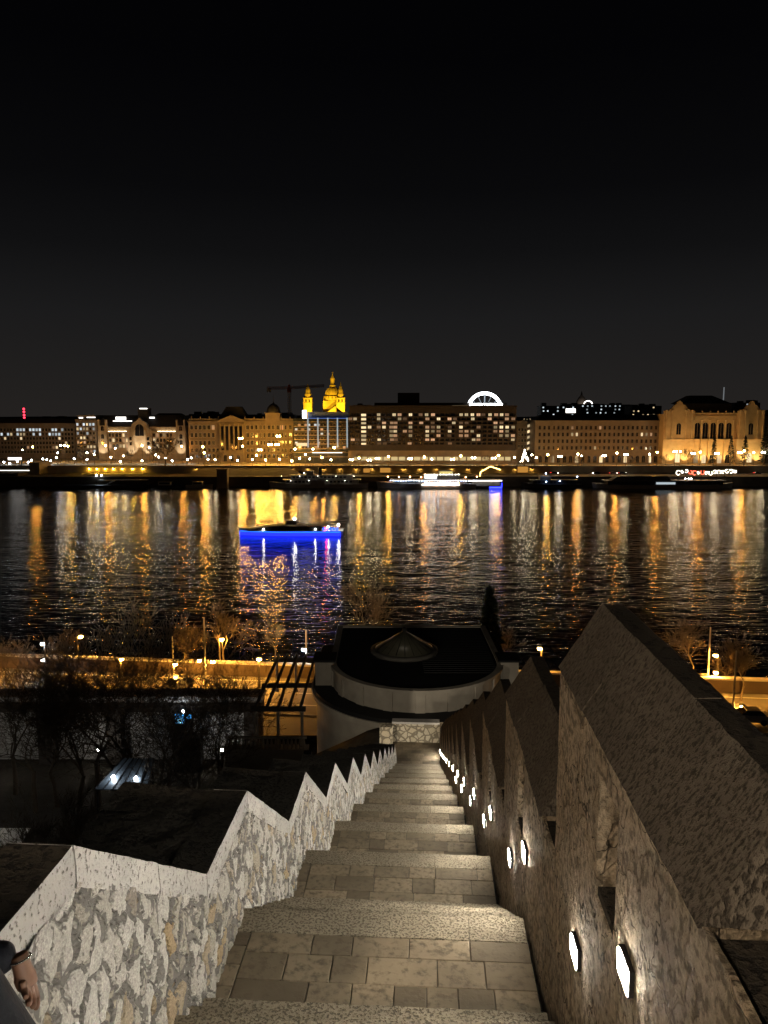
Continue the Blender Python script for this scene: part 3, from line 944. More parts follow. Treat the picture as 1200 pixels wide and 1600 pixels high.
# the lit terrace with two white floodlights lower on the slope
p = atY(190, 1230, 44)
gl = thing('garden_canopy', 'small glass canopy lit by two white floodlights among dark trees', 'canopy', (p.x, 44, p.z - 1.2))
m_canopy = MAT('pale canopy glass', (0.07, 0.085, 0.10), 0.4, var=.4, scale=1.5)
mb = MB(); mb.mat(m_canopy)
mb.hexa([(-1.7, 0, 1.0), (1.6, 0, 1.0), (1.4, 2.2, 2.0), (-.6, 2.2, 2.0), (-1.7, 0, 1.06), (1.6, 0, 1.06), (1.4, 2.2, 2.06), (-.6, 2.2, 2.06)])
mb.build('roof_pane', None, gl)
mb = MB(); mb.mat(m_dark)
for k in range(7):
    a = k / 6
    mb.tube((-1.7 + 3.3 * a, 0, 1.09), (-.6 + 2.0 * a, 2.2, 2.09), .04, .04, 4)
for x, y, h in ((-1.6, .1, 1), (1.5, .1, 1), (1.3, 2.1, 2), (-.5, 2.1, 2)):
    mb.tube((x, y, -14), (x, y, h), .06, .06, 5)
mb.build('frame', None, gl)
fl = EMI('white floodlight', (0.85, 0.93, 1.0), 110.0)
for px, py in ((177, 1214), (212, 1216)):
    q = atY(px, py, 44.6)
    mb = MB(); mb.mat(fl).ball((q.x - p.x, .6, q.z - (p.z - 1.2)), .12, 8, 5)
    mb.build('floodlight', None, gl)
# ================================================================== THE FAR BANK
m_pane_dark = MAT('dark window glass', (0.012, 0.012, 0.014), 0.12, spec=0.6)
m_lit_warm = EMI('warm lit window', (1.0, 0.56, 0.30), 0.42, 0.85, False)
m_lit_yel = EMI('yellow lit window', (1.0, 0.76, 0.42), 0.75, 0.7, False)
m_lit_cool = EMI('cool lit window', (0.80, 0.93, 1.0), 0.7, 0.6, False)
m_strip_warm = EMI('warm light strip', (1.0, 0.80, 0.50), 13.0, 0, True)
m_strip_white = EMI('white light strip', (1.0, 0.95, 0.88), 3.2, 0, True)
m_bulb = EMI('festoon bulb', (1.0, 0.80, 0.52), 60.0, 0, True)
m_slate = MAT('dark slate roof', (0.016, 0.016, 0.018), 0.7, var=.3, scale=.3)
m_frame = MAT('pale window frame', (0.36, 0.31, 0.24), 0.8)

def win_mesh(w, h, pane, frame=m_frame, arch=False, fr=0.16):
    mb = MB()
    if arch:
        n = 8
        o_ = [(-w / 2 - fr, 0)] + [((w / 2 + fr) * -math.cos(math.pi * k / n), h - w / 2 + (w / 2 + fr) * math.sin(math.pi * k / n)) for k in range(n + 1)] + [(w / 2 + fr, 0)]
        i_ = [(-w / 2, 0)] + [((w / 2) * -math.cos(math.pi * k / n), h - w / 2 + (w / 2) * math.sin(math.pi * k / n)) for k in range(n + 1)] + [(w / 2, 0)]
        mb.mat(frame)
        for k in range(len(o_) - 1):
            a, b_, c_, d = o_[k], o_[k + 1], i_[k + 1], i_[k]
            mb.hexa([(a[0], -.15, a[1]), (b_[0], -.15, b_[1]), (b_[0], .05, b_[1]), (a[0], .05, a[1]),
                     (d[0], -.15, d[1]), (c_[0], -.15, c_[1]), (c_[0], .05, c_[1]), (d[0], .05, d[1])])
        mb.mat(pane).prism(i_, -.04, .04)
        mb.mat(frame).box(-.05, .05, -.08, -.043, 0, h - .02)
    else:
        mb.mat(frame)
        mb.box(-w / 2 - fr, w / 2 + fr, -.22, .05, -fr * 1.3, 0).box(-w / 2 - fr, w / 2 + fr, -.16, .05, h, h + fr)
        mb.box(-w / 2 - fr, -w / 2, -.12, .05, 0, h).box(w / 2, w / 2 + fr, -.12, .05, 0, h)
        mb.mat(pane).box(-w / 2, w / 2, -.04, .04, 0, h)
        mb.mat(frame).box(-.05, .05, -.08, -.043, 0, h)
    return mb

def windows(root, spots, w, h, frame=m_frame, arch=False, fr=0.16, per=95):
    """spots: (x, z, kind); the lit ones each become a part, past the first hundred the dark rest is one mass"""
    mats = {'d': m_pane_dark, 'w': m_lit_warm, 'y': m_lit_yel, 'c': m_lit_cool}
    me = {}
    spots = sorted(spots, key=lambda q: q[2] == 'd')
    rest = MB()
    done = root.get('nwin', 0)
    for k, (x, z, kd) in enumerate(spots):
        if done < per:
            if kd not in me: me[kd] = win_mesh(w, h, mats[kd], frame, arch, fr).mesh('window')
            put('window', me[kd], root, (x, -.02, z)); done += 1
        else:
            m1 = win_mesh(w, h, mats[kd], frame, arch, fr)
            i0 = len(rest.v)
            rest.v += [(a + x, b_ - .02, c_ + z) for a, b_, c_ in m1.v]
            for f, mi in zip(m1.f, m1.m):
                rest.mat(m1.mats[mi]); rest.face([q + i0 for q in f])
    root['nwin'] = done
    if rest.v:
        o = rest.build('windows', None, root); o['kind'] = 'stuff'

def bld(name, label, px0, px1, pytop, Y, cat='building', z0=ZP):
    """root at the middle of the foot of a facade; returns root, half width, height"""
    p0, p1 = XY(px0, Y, 25), XY(px1, Y, 25)
    t_ = thing(name, label, cat, ((p0 + p1) / 2, Y, z0))
    return t_, (p1 - p0) / 2, atY(600, pytop, Y).z - z0

def loc_x(root, px, z=25):
    return XY(px, root.location.y, z) - root.location.x
def loc_z(root, py):
    return atY(600, py, root.location.y).z - root.location.z

def part(root, name, m, *boxes):
    mb = MB(); mb.mat(m)
    for q in boxes: mb.box(*q)
    return mb.build(name, None, root)

rw_ = random.Random(21)
def pick(p):                                   # p: chances (dark, warm, yellow, cool)
    r = rw_.random(); acc = 0
    for k, q in zip('dwyc', p):
        acc += q
        if r < acc: return k
    return 'd'

m_office = MAT('grey brown office stone', (0.20, 0.165, 0.13), .85, var=.25, scale=.25)
m_grand = MAT('warm carved stone', (0.34, 0.285, 0.21), .85, var=.25, scale=.35)
m_sand = MAT('sand coloured render', (0.175, 0.135, 0.098), .85, var=.2, scale=.3)
m_ochre = MAT('ochre stone front', (0.42, 0.30, 0.15), .85, var=.2, scale=.35)
m_hotel = MAT('dark brown hotel cladding', (0.035, 0.026, 0.02), .8, var=.25, scale=.3)
m_glassb = MAT('dark glass front', (0.02, 0.024, 0.028), .3, var=.3, scale=.5)

# ---- office blocks at the far left
ob, hw, H = bld('office_block', 'long grey office block with rows of cool lit windows at far left', -60, 118, 663, 560)
part(ob, 'wall', m_office, (-hw, hw, 0, 22, 0, H))
part(ob, 'cornice', m_office, (-hw - .5, hw + .5, -.7, 22.4, H + .002, H + .9))
mb = MB(); mb.mat(m_slate).hexa([(-hw, 0, H + .9), (hw, 0, H + .9), (hw, 22, H + .9), (-hw, 22, H + .9), (-hw, 4, H + 4.4), (hw, 4, H + 4.4), (hw, 18, H + 4.4), (-hw, 18, H + 4.4)])
mb.build('roof', None, ob)
sp = []
for r, py in enumerate((671.5, 678.5, 685, 692, 699, 706)):
    z = loc_z(ob, py) - 1.0
    for k in range(34):
        px = -52 + k * 5.0
        if px > 113: continue
        kd = 'd'
        if r == 0 and (22 < px < 72 or 76 < px < 116): kd = pick((.25, 0, .1, .65))
        elif r == 1 and (27 < px < 72 or px < 22 or 76 < px < 97): kd = pick((.25, .05, .2, .5))
        elif 83 < px < 96: kd = pick((.4, .3, .3, 0))
        elif r > 1: kd = pick((.9, .08, .02, 0))
        sp.append((loc_x(ob, px), z, kd))
windows(ob, sp, 1.5, 2.0)
o2, hw, H = bld('stone_block', 'stone block with small lit windows and lit attic beside the floodlit palace', 119, 152, 657, 552)
part(o2, 'wall', m_office, (-hw, hw, 0, 20, 0, H))
part(o2, 'cornice', m_office, (-hw - .3, hw + .3, -.6, 20.2, H + .002, H + .8))
part(o2, 'attic', m_office, (-hw + 1, hw - 1, 2, 19, H + .8, H + 4.0))
sp = [(loc_x(o2, px), loc_z(o2, py) - 1, pick((.5, .2, .2, .1)) if py > 675 else pick((.3, 0, .3, .4))) for py in (663, 670, 677, 684, 691, 698, 705) for px in range(122, 151, 5)]
windows(o2, sp, 1.4, 1.9)
part(o2, 'lit_attic_strip', m_strip_white, (-hw + 2, -hw + 5, 1.9, 1.99, H + 1.6, H + 2.4), (0, hw - 1.5, 1.9, 1.99, H + 2.0, H + 2.6))

# ---- the floodlit palace with corner towers and a central gable
gp, hw, H = bld('gabled_palace', 'ornate palace with floodlit twin corner towers and curved central gable', 153, 292, 668, 545)
zc = loc_z(gp, 667)
part(gp, 'wall', m_grand, (-hw, hw, 0, 30, 0, zc - 3.4))
part(gp, 'attic_band', m_grand, (-hw + 2, hw - 2, .25, 29, zc - 3.397, zc))
mb = MB(); mb.mat(m_slate).hexa([(-hw + 3, .8, zc), (hw - 3, .8, zc), (hw - 3, 29, zc), (-hw + 3, 29, zc), (-hw + 3, 7, zc + 8.5), (hw - 3, 7, zc + 8.5), (hw - 3, 22, zc + 8.5), (-hw + 3, 22, zc + 8.5)])
rf = mb.build('roof', None, gp)
mb = MB(); mb.mat(m_slate).hexa([(8, 6, zc + 8.5), (hw - 6, 6, zc + 8.5), (hw - 6, 20, zc + 8.5), (8, 20, zc + 8.5), (10, 9, zc + 10), (hw - 8, 9, zc + 10), (hw - 8, 18, zc + 10), (10, 18, zc + 10)])
mb.build('roof_lantern', None, rf)
part(gp, 'cornice', m_grand, (-hw + 1, hw - 1, -.9, .2, zc - 4.2, zc - 3.4))
mb = MB(); mb.mat(m_strip_warm)
for a, b_ in ((-hw + 8, -10.5), (11.5, hw - 8)):
    mb.box(a, b_, -.85, -.6, zc - 3.39, zc - 3.2)
mb.build('cornice_light', None, gp)
for sx in (-1, 1):
    x = sx * (hw - 4)
    tw = part(gp, 'corner_tower', m_grand, (x - 3.4, x + 3.4, -1.2, 7, 0, zc + 1.0), (x - 3.8, x + 3.8, -1.6, 7.2, zc - 3.9, zc - 3.2))
    for q in (-1, 1):
        part(tw, 'turret', m_grand, (x + q * 2.7 - .6, x + q * 2.7 + .6, -1.7, .2, zc + .8, zc + 5.2))
    mb = MB(); mb.mat(m_slate).hexa([(x - 2.1, -.8, zc + 1), (x + 2.1, -.8, zc + 1), (x + 2.1, 6, zc + 1), (x - 2.1, 6, zc + 1), (x - .9, 1, zc + 6), (x + .9, 1, zc + 6), (x + .9, 4.5, zc + 6), (x - .9, 4.5, zc + 6)])
    mb.build('tower_roof', None, tw)
    for z in (zc - 13, zc - 8.6, zc - 2.8):
        put('tower_window', win_mesh(2.2, 3.4, m_pane_dark, m_grand, True, .45).mesh('tower_window'), tw, (x, -1.22, z))
    for q in (-2.9, 2.9):
        part(tw, 'tower_pilaster', m_grand, (x + q - .35, x + q + .35, -1.75, -1.203, 2, zc - 3.95))
# central gable
gx = loc_x(gp, 219.5)
ga = [(-9, 0), (-9, 3.6), (-7.4, 4.0), (-6.3, 5.0), (-5.6, 7.2), (-4.2, 8.8), (-2.2, 9.6), (-1.2, 10.6), (0, 12.2), (1.2, 10.6), (2.2, 9.6), (4.2, 8.8), (5.6, 7.2), (6.3, 5.0), (7.4, 4.0), (9, 3.6), (9, 0)]
mb = MB(); mb.mat(m_grand).prism([(gx + x, zc - 5.5 + z) for x, z in ga], -1.6, 2)
gb = mb.build('gable', None, gp)
part(gp, 'central_bay', m_grand, (gx - 9, gx + 9, -1.3, .2, 0, zc - 5.51))
for x in (-8.2, -4.6, 4.6, 8.2):
    mb = MB(); mb.mat(m_grand).box(gx + x - .6, gx + x + .6, -2.0, -1.303, 3, zc - 5.6)
    mb.build('pilaster', None, gp)
me = win_mesh(6.4, 8.6, m_pane_dark, m_grand, True, .8).mesh('gable_window')
put('gable_window', me, gp, (gx, -1.62, zc - 6.6))
for x in (-6.4, 6.4):
    bw_ = part(gp, 'bay_window', m_grand, (gx + x - 1.5, gx + x + 1.5, -2.6, -1.31, zc - 14, zc - 6.5))
    for z in (zc - 13.4, zc - 9.8):
        part(bw_, 'pane', m_pane_dark, (gx + x - .95, gx + x + .95, -2.66, -2.603, z, z + 2.5))
for k in range(9):
    part(gp, 'gable_pinnacle', m_grand, (gx - 9 + k * 2.25 - .25, gx - 9 + k * 2.25 + .25, -2.1, -1.605, zc - 5.2, zc - 5.2 + (9 - 1.4 * abs(k - 4)) * .9)) if k not in (3, 4, 5) else None
sp = []
for r, py in enumerate((680, 688, 697)):
    for k in range(20):
        px = 172 + k * 5.3
        if 201 < px < 238 and r < 2: continue
        if px > 268: continue
        sp.append((loc_x(gp, px), loc_z(gp, py) - 1.2, pick((.45, .2, .35, 0)) if r == 2 else pick((.75, .1, .15, 0))))
windows(gp, sp, 1.5, 2.5)
mb = MB(); mb.mat(m_strip_white)
mb.box(loc_x(gp, 179), loc_x(gp, 195), 4, 4.3, zc + 5.2, zc + 7.3).box(loc_x(gp, 175), loc_x(gp, 205), 3.2, 3.5, zc + 4, zc + 4.5)
mb.box(loc_x(gp, 217), loc_x(gp, 229), 4, 4.3, zc + 13.0, zc + 13.7).box(loc_x(gp, 232), loc_x(gp, 240), 4, 4.3, zc + 6.2, zc + 7.2)
mb.build('rooftop_light', None, gp)
mb = MB(); mb.mat(m_slate).box(loc_x(gp, 214), loc_x(gp, 230), 4.31, 12, zc + 5, zc + 13.7); mb.build('roof_house', None, gp)
for x in (-hw + 4, gx - 6, gx + 6, hw - 4):
    lamp_light('SPOT', 'floodlight', gp, (x, -9, 3.0), 7500, (1.0, 0.78, 0.52), (R(90 + 38), 0, 0), 0.4, R(62), .6)
for x in (gx,):
    lamp_light('SPOT', 'floodlight', gp, (x, -12, 4.0), 14000, (1.0, 0.76, 0.48), (R(90 + 42), 0, 0), 0.4, R(44), .6)

# ---- ministry with pediment, mansard and corner dome
mi, hw, H = bld('ministry', 'neoclassical building with central pediment, mansard roof and a domed corner pavilion', 295, 458, 660, 515)
part(mi, 'wall', m_sand, (-hw, hw, 0, 30, 0, H))
part(mi, 'cornice', m_sand, (-hw - .4, hw + .4, -.8, 30.3, H + .002, H + 1.0))
part(mi, 'string_course', m_sand, (-hw - .2, hw + .2, -.45, -.003, 6.4, 7.0))
part(mi, 'parapet', m_sand, (-hw, hw, .4, 1.2, H + 1.002, H + 2.6))
x0, x1 = loc_x(mi, 342), loc_x(mi, 383)
xm = (x0 + x1) / 2
part(mi, 'portico', m_sand, (x0, x1, -1.2, -.003, 0, H - .3))
zp = loc_z(mi, 651) - H
mb = MB(); mb.mat(m_sand).prism([(x0 - .8, H + 1.05), (x1 + .8, H + 1.05), (xm, H + 1 + zp)], -1.8, 3)
mb.build('pediment', None, mi)
for k in range(6):
    x = x0 + 1.2 + k * (x1 - x0 - 2.4) / 5
    mb = MB(); mb.mat(m_sand).lathe([(.65, 7.2), (.55, 8), (.48, H - 1.6), (.75, H - .9)], 8, (x, -1.75, 0))
    mb.build('column', None, mi)
for k in range(5):  # dark panels painted in for the shade between the columns
    x = x0 + 1.2 + (k + .5) * (x1 - x0 - 2.4) / 5
    part(mi, 'portico_shade_panel', m_pane_dark, (x - .95, x + .95, -1.26, -1.203, 8.2, H - 2.6))
for k in range(3):
    x = xm - 4.6 + k * 4.6
    put('portico_door', win_mesh(2.0, 4.4, m_pane_dark, m_sand, True, .4).mesh('portico_door'), mi, (x, -1.22, .5))
for z in (11.2, 15.6):
    part(mi, 'string_course', m_sand, (-hw - .1, x0 - .003, -.4, -.003, z, z + .4), (x1 + .003, hw + .1, -.4, -.003, z, z + .4))
for k in range(12):
    x = -hw + 2 + k * (2 * hw - 4) / 11
    mb = MB(); mb.mat(m_sand).lathe([(.4, H + 2.6), (.25, H + 3.0), (.5, H + 3.6), (.15, H + 4.2)], 6, (x, .8, 0)); mb.build('parapet_urn', None, mi)
mz = loc_z(mi, 635)
mb = MB(); mb.mat(m_slate).hexa([(x0 - 1, 3, H + 2), (x1 + 1, 3, H + 2), (x1 + 1, 20, H + 2), (x0 - 1, 20, H + 2), (x0 + 4, 8, mz), (x1 - 4, 8, mz), (x1 - 4, 15, mz), (x0 + 4, 15, mz)])
mb.build('mansard', None, mi)
mb = MB(); mb.mat(m_slate).hexa([(-hw, 1.3, H + 1), (hw, 1.3, H + 1), (hw, 29, H + 1), (-hw, 29, H + 1), (-hw, 9, H + 5.5), (hw, 9, H + 5.5), (hw, 22, H + 5.5), (-hw, 22, H + 5.5)])
mb.build('roof', None, mi)
xd = loc_x(mi, 427)
mb = MB(); mb.mat(m_sand).box(xd - 5, xd + 5, -1, 8, H + 1.01, H + 6.0).box(xd - 5.4, xd + 5.4, -1.4, 8.4, H + 6.003, H + 6.6)
dm = mb.build('corner_pavilion', None, mi)
mb = MB(); mb.mat(m_slate)
mb.lathe([(4.9, H + 6.6), (4.8, H + 8.2), (3.9, H + 10.6), (2.2, H + 12.4), (.5, H + 13.2), (.2, H + 14.6), (.05, H + 19)], 12, (xd, 3.4, 0))
mb.build('dome', None, dm)
sp = []
for r, py in enumerate((668, 680, 692, 704, 713)):
    for k in range(24):
        px = 300 + k * 6.7
        if 340 < px < 386 and r < 3: continue
        sp.append((loc_x(mi, px), loc_z(mi, py) - 1.4, pick((.94, .04, .02, 0))))
windows(mi, sp, 1.7, 2.9)
for k in range(9):
    x = loc_x(mi, 390 + k * 8.4)
    mb = MB(); mb.mat(m_sand).box(x - .35, x + .35, -.5, -.003, 7.05, H - .1); mb.build('pilaster', None, mi)

# ---- glass hotel with vertical light strips
m_strip_cool = EMI('cool stair light', (.72, .90, 1.0), .42, 0, False)
so, hw, H = bld('glass_hotel', 'dark glass hotel with five vertical strips of cool light and a blue lit top', 459, 545, 654, 500)
part(so, 'wall', m_glassb, (-hw, hw, 0, 24, 0, H))
zt = loc_z(so, 643.5)
part(so, 'top_floor', MAT('blue grey cladding', (.10, .14, .24), .6), (loc_x(so, 480), hw - .6, 2.2, 22, H, zt))
for k in range(9):
    z = 4 + k * (H - 5) / 8.5
    part(so, 'floor_band', m_office, (-hw, hw, -.4, -.003, z, z + .5))
for px in (481.5, 497, 512.5, 527.5, 542.5):
    mb = MB(); mb.mat(m_strip_cool)
    x = loc_x(so, px)
    for k in range(12):
        z = loc_z(so, 700) + k * (H - loc_z(so, 700)) / 12
        mb.box(x - .45, x + .45, -.46, -.41, z + .35, z + 2.2)
    mb.build('light_strip', None, so)
sp = [(loc_x(so, px), loc_z(so, py) - 1, pick((.86, .06, 0, .08))) for py in (664, 671, 678, 685, 692, 699) for px in range(463, 542, 5)]
windows(so, [q for q in sp], 1.5, 1.7, m_office, per=60)
part(so, 'lit_lobby', m_lit_yel, (loc_x(so, 463), loc_x(so, 480), -.5, -.42, loc_z(so, 697), loc_z(so, 692)))
part(so, 'canopy_light', m_strip_white, (loc_x(so, 488), loc_x(so, 535), -2.4, -2.2, loc_z(so, 707.5), loc_z(so, 706.8)))
part(so, 'canopy', m_office, (loc_x(so, 485), loc_x(so, 540), -2.6, -.45, loc_z(so, 706.7), loc_z(so, 705)))
bl_ = EMI('blue rooftop light', (.20, .35, 1.0), .8)
part(so, 'rooftop_light', bl_, (loc_x(so, 481), hw - 1, 1.0, 1.25, H + .02, H + .25))
ws = EMI('white sign', (1, .97, .92), 6.0)
part(so, 'white_sign', ws, (loc_x(so, 473), loc_x(so, 479), 0, .4, H + .1, loc_z(so, 641)))

# ---- the wide dark hotel with scattered lit rooms and the rooftop sign
ho, hw, H = bld('slab_hotel', 'wide dark slab hotel with scattered warm lit rooms and a white rooftop sign', 546, 806, 636, 492)
part(ho, 'wall', m_hotel, (-hw, hw, 0, 20, loc_z(ho, 704), H))
part(ho, 'podium', m_sand, (-hw - 1, hw + 1, 1.5, 22, 0, loc_z(ho, 704) - .003))
part(ho, 'cornice', m_hotel, (-hw - .3, hw + .3, -.8, 20.4, H + .002, H + 1.0))
part(ho, 'roof_storey', m_hotel, (loc_x(ho, 585), loc_x(ho, 793), 5, 18, H + 1, loc_z(ho, 629)))
ch = part(ho, 'roof_tower', m_hotel, (loc_x(ho, 622), loc_x(ho, 656), 8, 17, loc_z(ho, 629) + .01, loc_z(ho, 613)))
part(ho, 'roof_plant', m_hotel, (loc_x(ho, 552), loc_x(ho, 580), 6, 15, H + 1, loc_z(ho, 632.5)), (loc_x(ho, 558), loc_x(ho, 566), 8, 12, loc_z(ho, 632.5), loc_z(ho, 630)))
rows = {352: (207, 303, 337, 405, 468, 505, 545, 720, 753, 790, 828, 858, 900, 938, 972, 1005), 378: (30, 60, 207, 337, 370, 510, 580, 648, 682, 793, 898, 1005, 1045),
        402: (240, 290, 312, 405, 472, 543, 675, 720, 755, 935, 972), 430: (150, 207, 240, 285, 310, 405, 510, 545, 580, 650, 720, 830, 935, 972, 1008, 1045),
        455: (285, 310, 370, 405, 510, 545, 580, 650, 720, 755, 790, 935, 972, 1008), 483: (285, 310, 405, 510, 580, 648, 720, 755, 830, 970, 1008, 1045),
        507: (45, 75, 210, 290, 315, 510, 545, 800, 830, 1045), 530: (210, 245, 400, 652)}
wm = win_mesh(2.5, 1.75, m_lit_warm, m_hotel, fr=.2); wy = win_mesh(2.2, 1.75, m_lit_yel, m_hotel, fr=.2)
me_w, me_y = wm.mesh('lit_window'), wy.mesh('lit_window')
n_lit = 0
dark = MB(); dark.mat(m_pane_dark)
for cy_, xs in rows.items():
    z = loc_z(ho, 560 + cy_ / 4) - .85
    used_ = []
    for x in xs:
        px = 540 + x / 4
        if n_lit < 99:
            put('lit_window', me_y if rw_.random() < .35 else me_w, ho, (loc_x(ho, px), -.05, z)); n_lit += 1
        used_.append(px)
    for k in range(31):
        px = 549.5 + k * 8.3
        if all(abs(px - q) > 4.5 for q in used_) and not 565 < px < 573:
            x = loc_x(ho, px); dark.box(x - 1.2, x + 1.2, -.06, .02, z, z + 1.75)
    part(ho, 'balcony_rail', m_hotel, (-hw, hw, -.9, -.82, z - .9, z - .1), (-hw, hw, -.9, -.003, z - 1.05, z - .92))
o = dark.build('dark_windows', None, ho); o['kind'] = 'stuff'
for k in range(8):
    z = loc_z(ho, 649 + k * 6.5) - .9
    part(ho, 'stair_window', m_lit_yel, (loc_x(ho, 564.5), loc_x(ho, 572), -.1, -.02, z, z + 1.9))
part(ho, 'penthouse_window', m_lit_yel, (loc_x(ho, 707), loc_x(ho, 732), 4.9, 4.99, loc_z(ho, 636.3), loc_z(ho, 633.2)))
for k in range(22):
    x = -hw + 2 + k * (2 * hw - 4) / 21
    part(ho, 'podium_column', m_sand, (x - .4, x + .4, .8, 1.497, 0, loc_z(ho, 705)))
part(ho, 'lit_terrace', EMI('terrace light', (1, .76, .36), .6, 0, True), (-hw + 3, hw - 3, 1.42, 1.46, 2.2, 4.6))
# sign: emblem and lettering
sgz = loc_z(ho, 635.5)
f = bpy.data.curves.new('sign_text', 'FONT')
f.body = 'INTERCONTINENTAL'
f.size = 3.4; f.extrude = .12; f.align_x = 'LEFT'; f.space_character = 1.06
m_sign = EMI('white sign lettering', (.95, .98, 1.0), 9.0, 0, True)
f.materials.append(m_sign)
ft = bpy.data.objects.new('sign_lettering', f); COL.objects.link(ft); ft.parent = ho
bpy.context.view_layer.update()
wd = max(ft.dimensions.x, 1)
want = loc_x(ho, 786.5) - loc_x(ho, 741)
me_t = bpy.data.meshes.new_from_object(ft)
me_t.materials.clear(); me_t.materials.append(m_sign)
for q in me_t.polygons: q.material_index = 0
me_t.transform(Matrix.Diagonal((want / wd, 1, 1, 1)))
me_t.transform(Matrix.Rotation(R(90), 4, 'X'))
bpy.data.objects.remove(ft)
put('sign_lettering', me_t, ho, (loc_x(ho, 741), 3.4, sgz))
mb = MB(); mb.mat(m_sign)
i0 = len(mb.v); ex = loc_x(ho, 736.5)
mb.prism([(ex + 1.25 * math.cos(2 * math.pi * k / 20), sgz + 1.2 + 2.0 * math.sin(2 * math.pi * k / 20)) for k in range(20)], 3.2, 3.5)
mb.build('sign_emblem', None, ho)
part(ho, 'sign_frame', m_dark, (loc_x(ho, 733), loc_x(ho, 788), 3.6, 3.8, sgz - .7, sgz - .4), *[(loc_x(ho, 734 + k * 9), loc_x(ho, 734 + k * 9) + .2, 3.6, 3.8, H + 1, sgz + 2.4) for k in range(7)])

# ---- observation wheel behind it
p = atY(757, 641, 800)
fw = thing('ferris_wheel', 'big white lit observation wheel rising behind the slab hotel', 'ferris wheel', (p.x, 800, ZP))
m_wheel = EMI('wheel rim light', (.93, .97, 1.0), 8.0, 0, True)
rad = (atY(785, 641, 800).x - atY(730, 641, 800).x) / 2
hz = p.z - ZP
mb = MB(); mb.mat(m_wheel)
for r_, d in ((rad, .75), (rad - 2.2, .45)):
    for k in range(64):
        a0, a1 = 2 * math.pi * k / 64, 2 * math.pi * (k + 1) / 64
        mb.tube((r_ * math.cos(a0), 0, hz + r_ * math.sin(a0)), (r_ * math.cos(a1), 0, hz + r_ * math.sin(a1)), d, d, 5)
mb.build('rim', None, fw)
m_spoke = EMI('spoke light', (.75, .88, 1.0), .5, 0, False)
for k in range(14):
    a0 = 2 * math.pi * (k + .5) / 14
    mb = MB(); mb.mat(m_spoke).tube((2 * math.cos(a0), 0, hz + 2 * math.sin(a0)), ((rad - 1) * math.cos(a0), 0, hz + (rad - 1) * math.sin(a0)), .25 if k % 3 else .6, .25 if k % 3 else .6, 5)
    mb.build('spoke', None, fw)
gm = MB(); gm.mat(m_wheel).lathe([(.7, -1.0), (1.1, -.6), (1.1, .5), (.6, 1.1)], 8)
gme = gm.mesh('cabin')
for k in range(24):
    a0 = 2 * math.pi * k / 24
    put('cabin', gme, fw, ((rad - 1.2) * math.cos(a0), .8, hz + (rad - 1.2) * math.sin(a0)))
mb = MB(); mb.mat(m_office)
for sx in (-1, 1):
    for sy in (-3, 3):
        mb.tube((sx * 12, sy, 0), (0, sy * .4, hz), .7, .5, 6)
mb.tube((0, -2.5, hz), (0, 2.5, hz), 1.6, 1.6, 10)
mb.build('support', None, fw)

# ---- narrow block with slanted light bands
nb, hw, H = bld('corner_house', 'narrow pale corner house whose side shows slanted bands of lit windows', 807, 835, 659, 505)
xs_ = loc_x(nb, 823)
part(nb, 'wall', m_sand, (-hw, xs_, 0, 24, 0, H))
mb = MB(); mb.mat(m_sand).prismz([(xs_, 0), (hw, 14), (hw, 24), (xs_, 24)], 0, H + .4); mb.build('side_wall', None, nb)
part(nb, 'cornice', m_sand, (-hw - .3, xs_ - .003, -.6, 24.2, H + .002, H + .7))
sp = [(loc_x(nb, px), loc_z(nb, py) - 1.2, 'd') for py in (671, 679, 688, 697) for px in (811, 816, 820.5)]
windows(nb, sp, 1.1, 2.0)
for k in range(5):
    z = loc_z(nb, 664 + k * 9)
    mb = MB(); mb.mat(m_lit_yel)
    dx, dy = hw - xs_, 14
    a = Vector((xs_ + dx * .1, 1.4 - .25, 0)); b_ = Vector((hw - .1 * dx, 12.6 - .25, 0))
    mb.hexa([(a.x, a.y, z - 1.8), (b_.x, b_.y, z - 1.2), (b_.x, b_.y + .2, z - 1.2), (a.x, a.y + .2, z - 1.8), (a.x, a.y, z), (b_.x, b_.y, z + .6), (b_.x, b_.y + .2, z + .6), (a.x, a.y + .2, z)])
    mb.build('lit_window_band', None, nb)

# ---- row of sandstone houses in one long front
tr_, hw, H = bld('riverfront_terrace', 'long sandstone riverfront block with ground floor arcade and flat dark roof', 836, 1035, 659, 496)
part(tr_, 'wall', m_sand, (-hw, hw, 0, 20, 0, H))
part(tr_, 'cornice', m_sand, (-hw - .4, hw + .4, -.9, 20.3, H + .002, H + .9))
mb = MB(); mb.mat(m_slate).hexa([(-hw, .5, H + .9), (hw, .5, H + .9), (hw, 20, H + .9), (-hw, 20, H + .9), (-hw + 5, 6, H + 4.6), (hw - 2, 6, H + 4.6), (hw - 2, 15, H + 4.6), (-hw + 5, 15, H + 4.6)])
mb.build('roof', None, tr_)
for py in (673, 683.5, 694, 705):
    z = loc_z(tr_, py); part(tr_, 'string_course', m_sand, (-hw - .1, hw + .1, -.4, -.003, z, z + .35))
for px in (863, 918, 957, 1014):
    x = loc_x(tr_, px); part(tr_, 'pilaster', m_sand, (x - .4, x + .4, -.3, -.003, 0, H - .1))
lit_ = {(3, 12): 'y', (1, 7): 'y', (1, 8): 'y', (1, 22): 'y', (1, 23): 'y', (1, 24): 'w', (0, 13): 'w', (3, 21): 'w', (0, 7): 'w'}
sp = [(loc_x(tr_, 843 + k * 7.25), loc_z(tr_, py) - 1.1, lit_.get((r, k), 'd')) for r, py in enumerate((668.5, 679, 689.5, 700)) for k in range(27)]
windows(tr_, sp, 1.3, 2.3, m_sand, per=70)
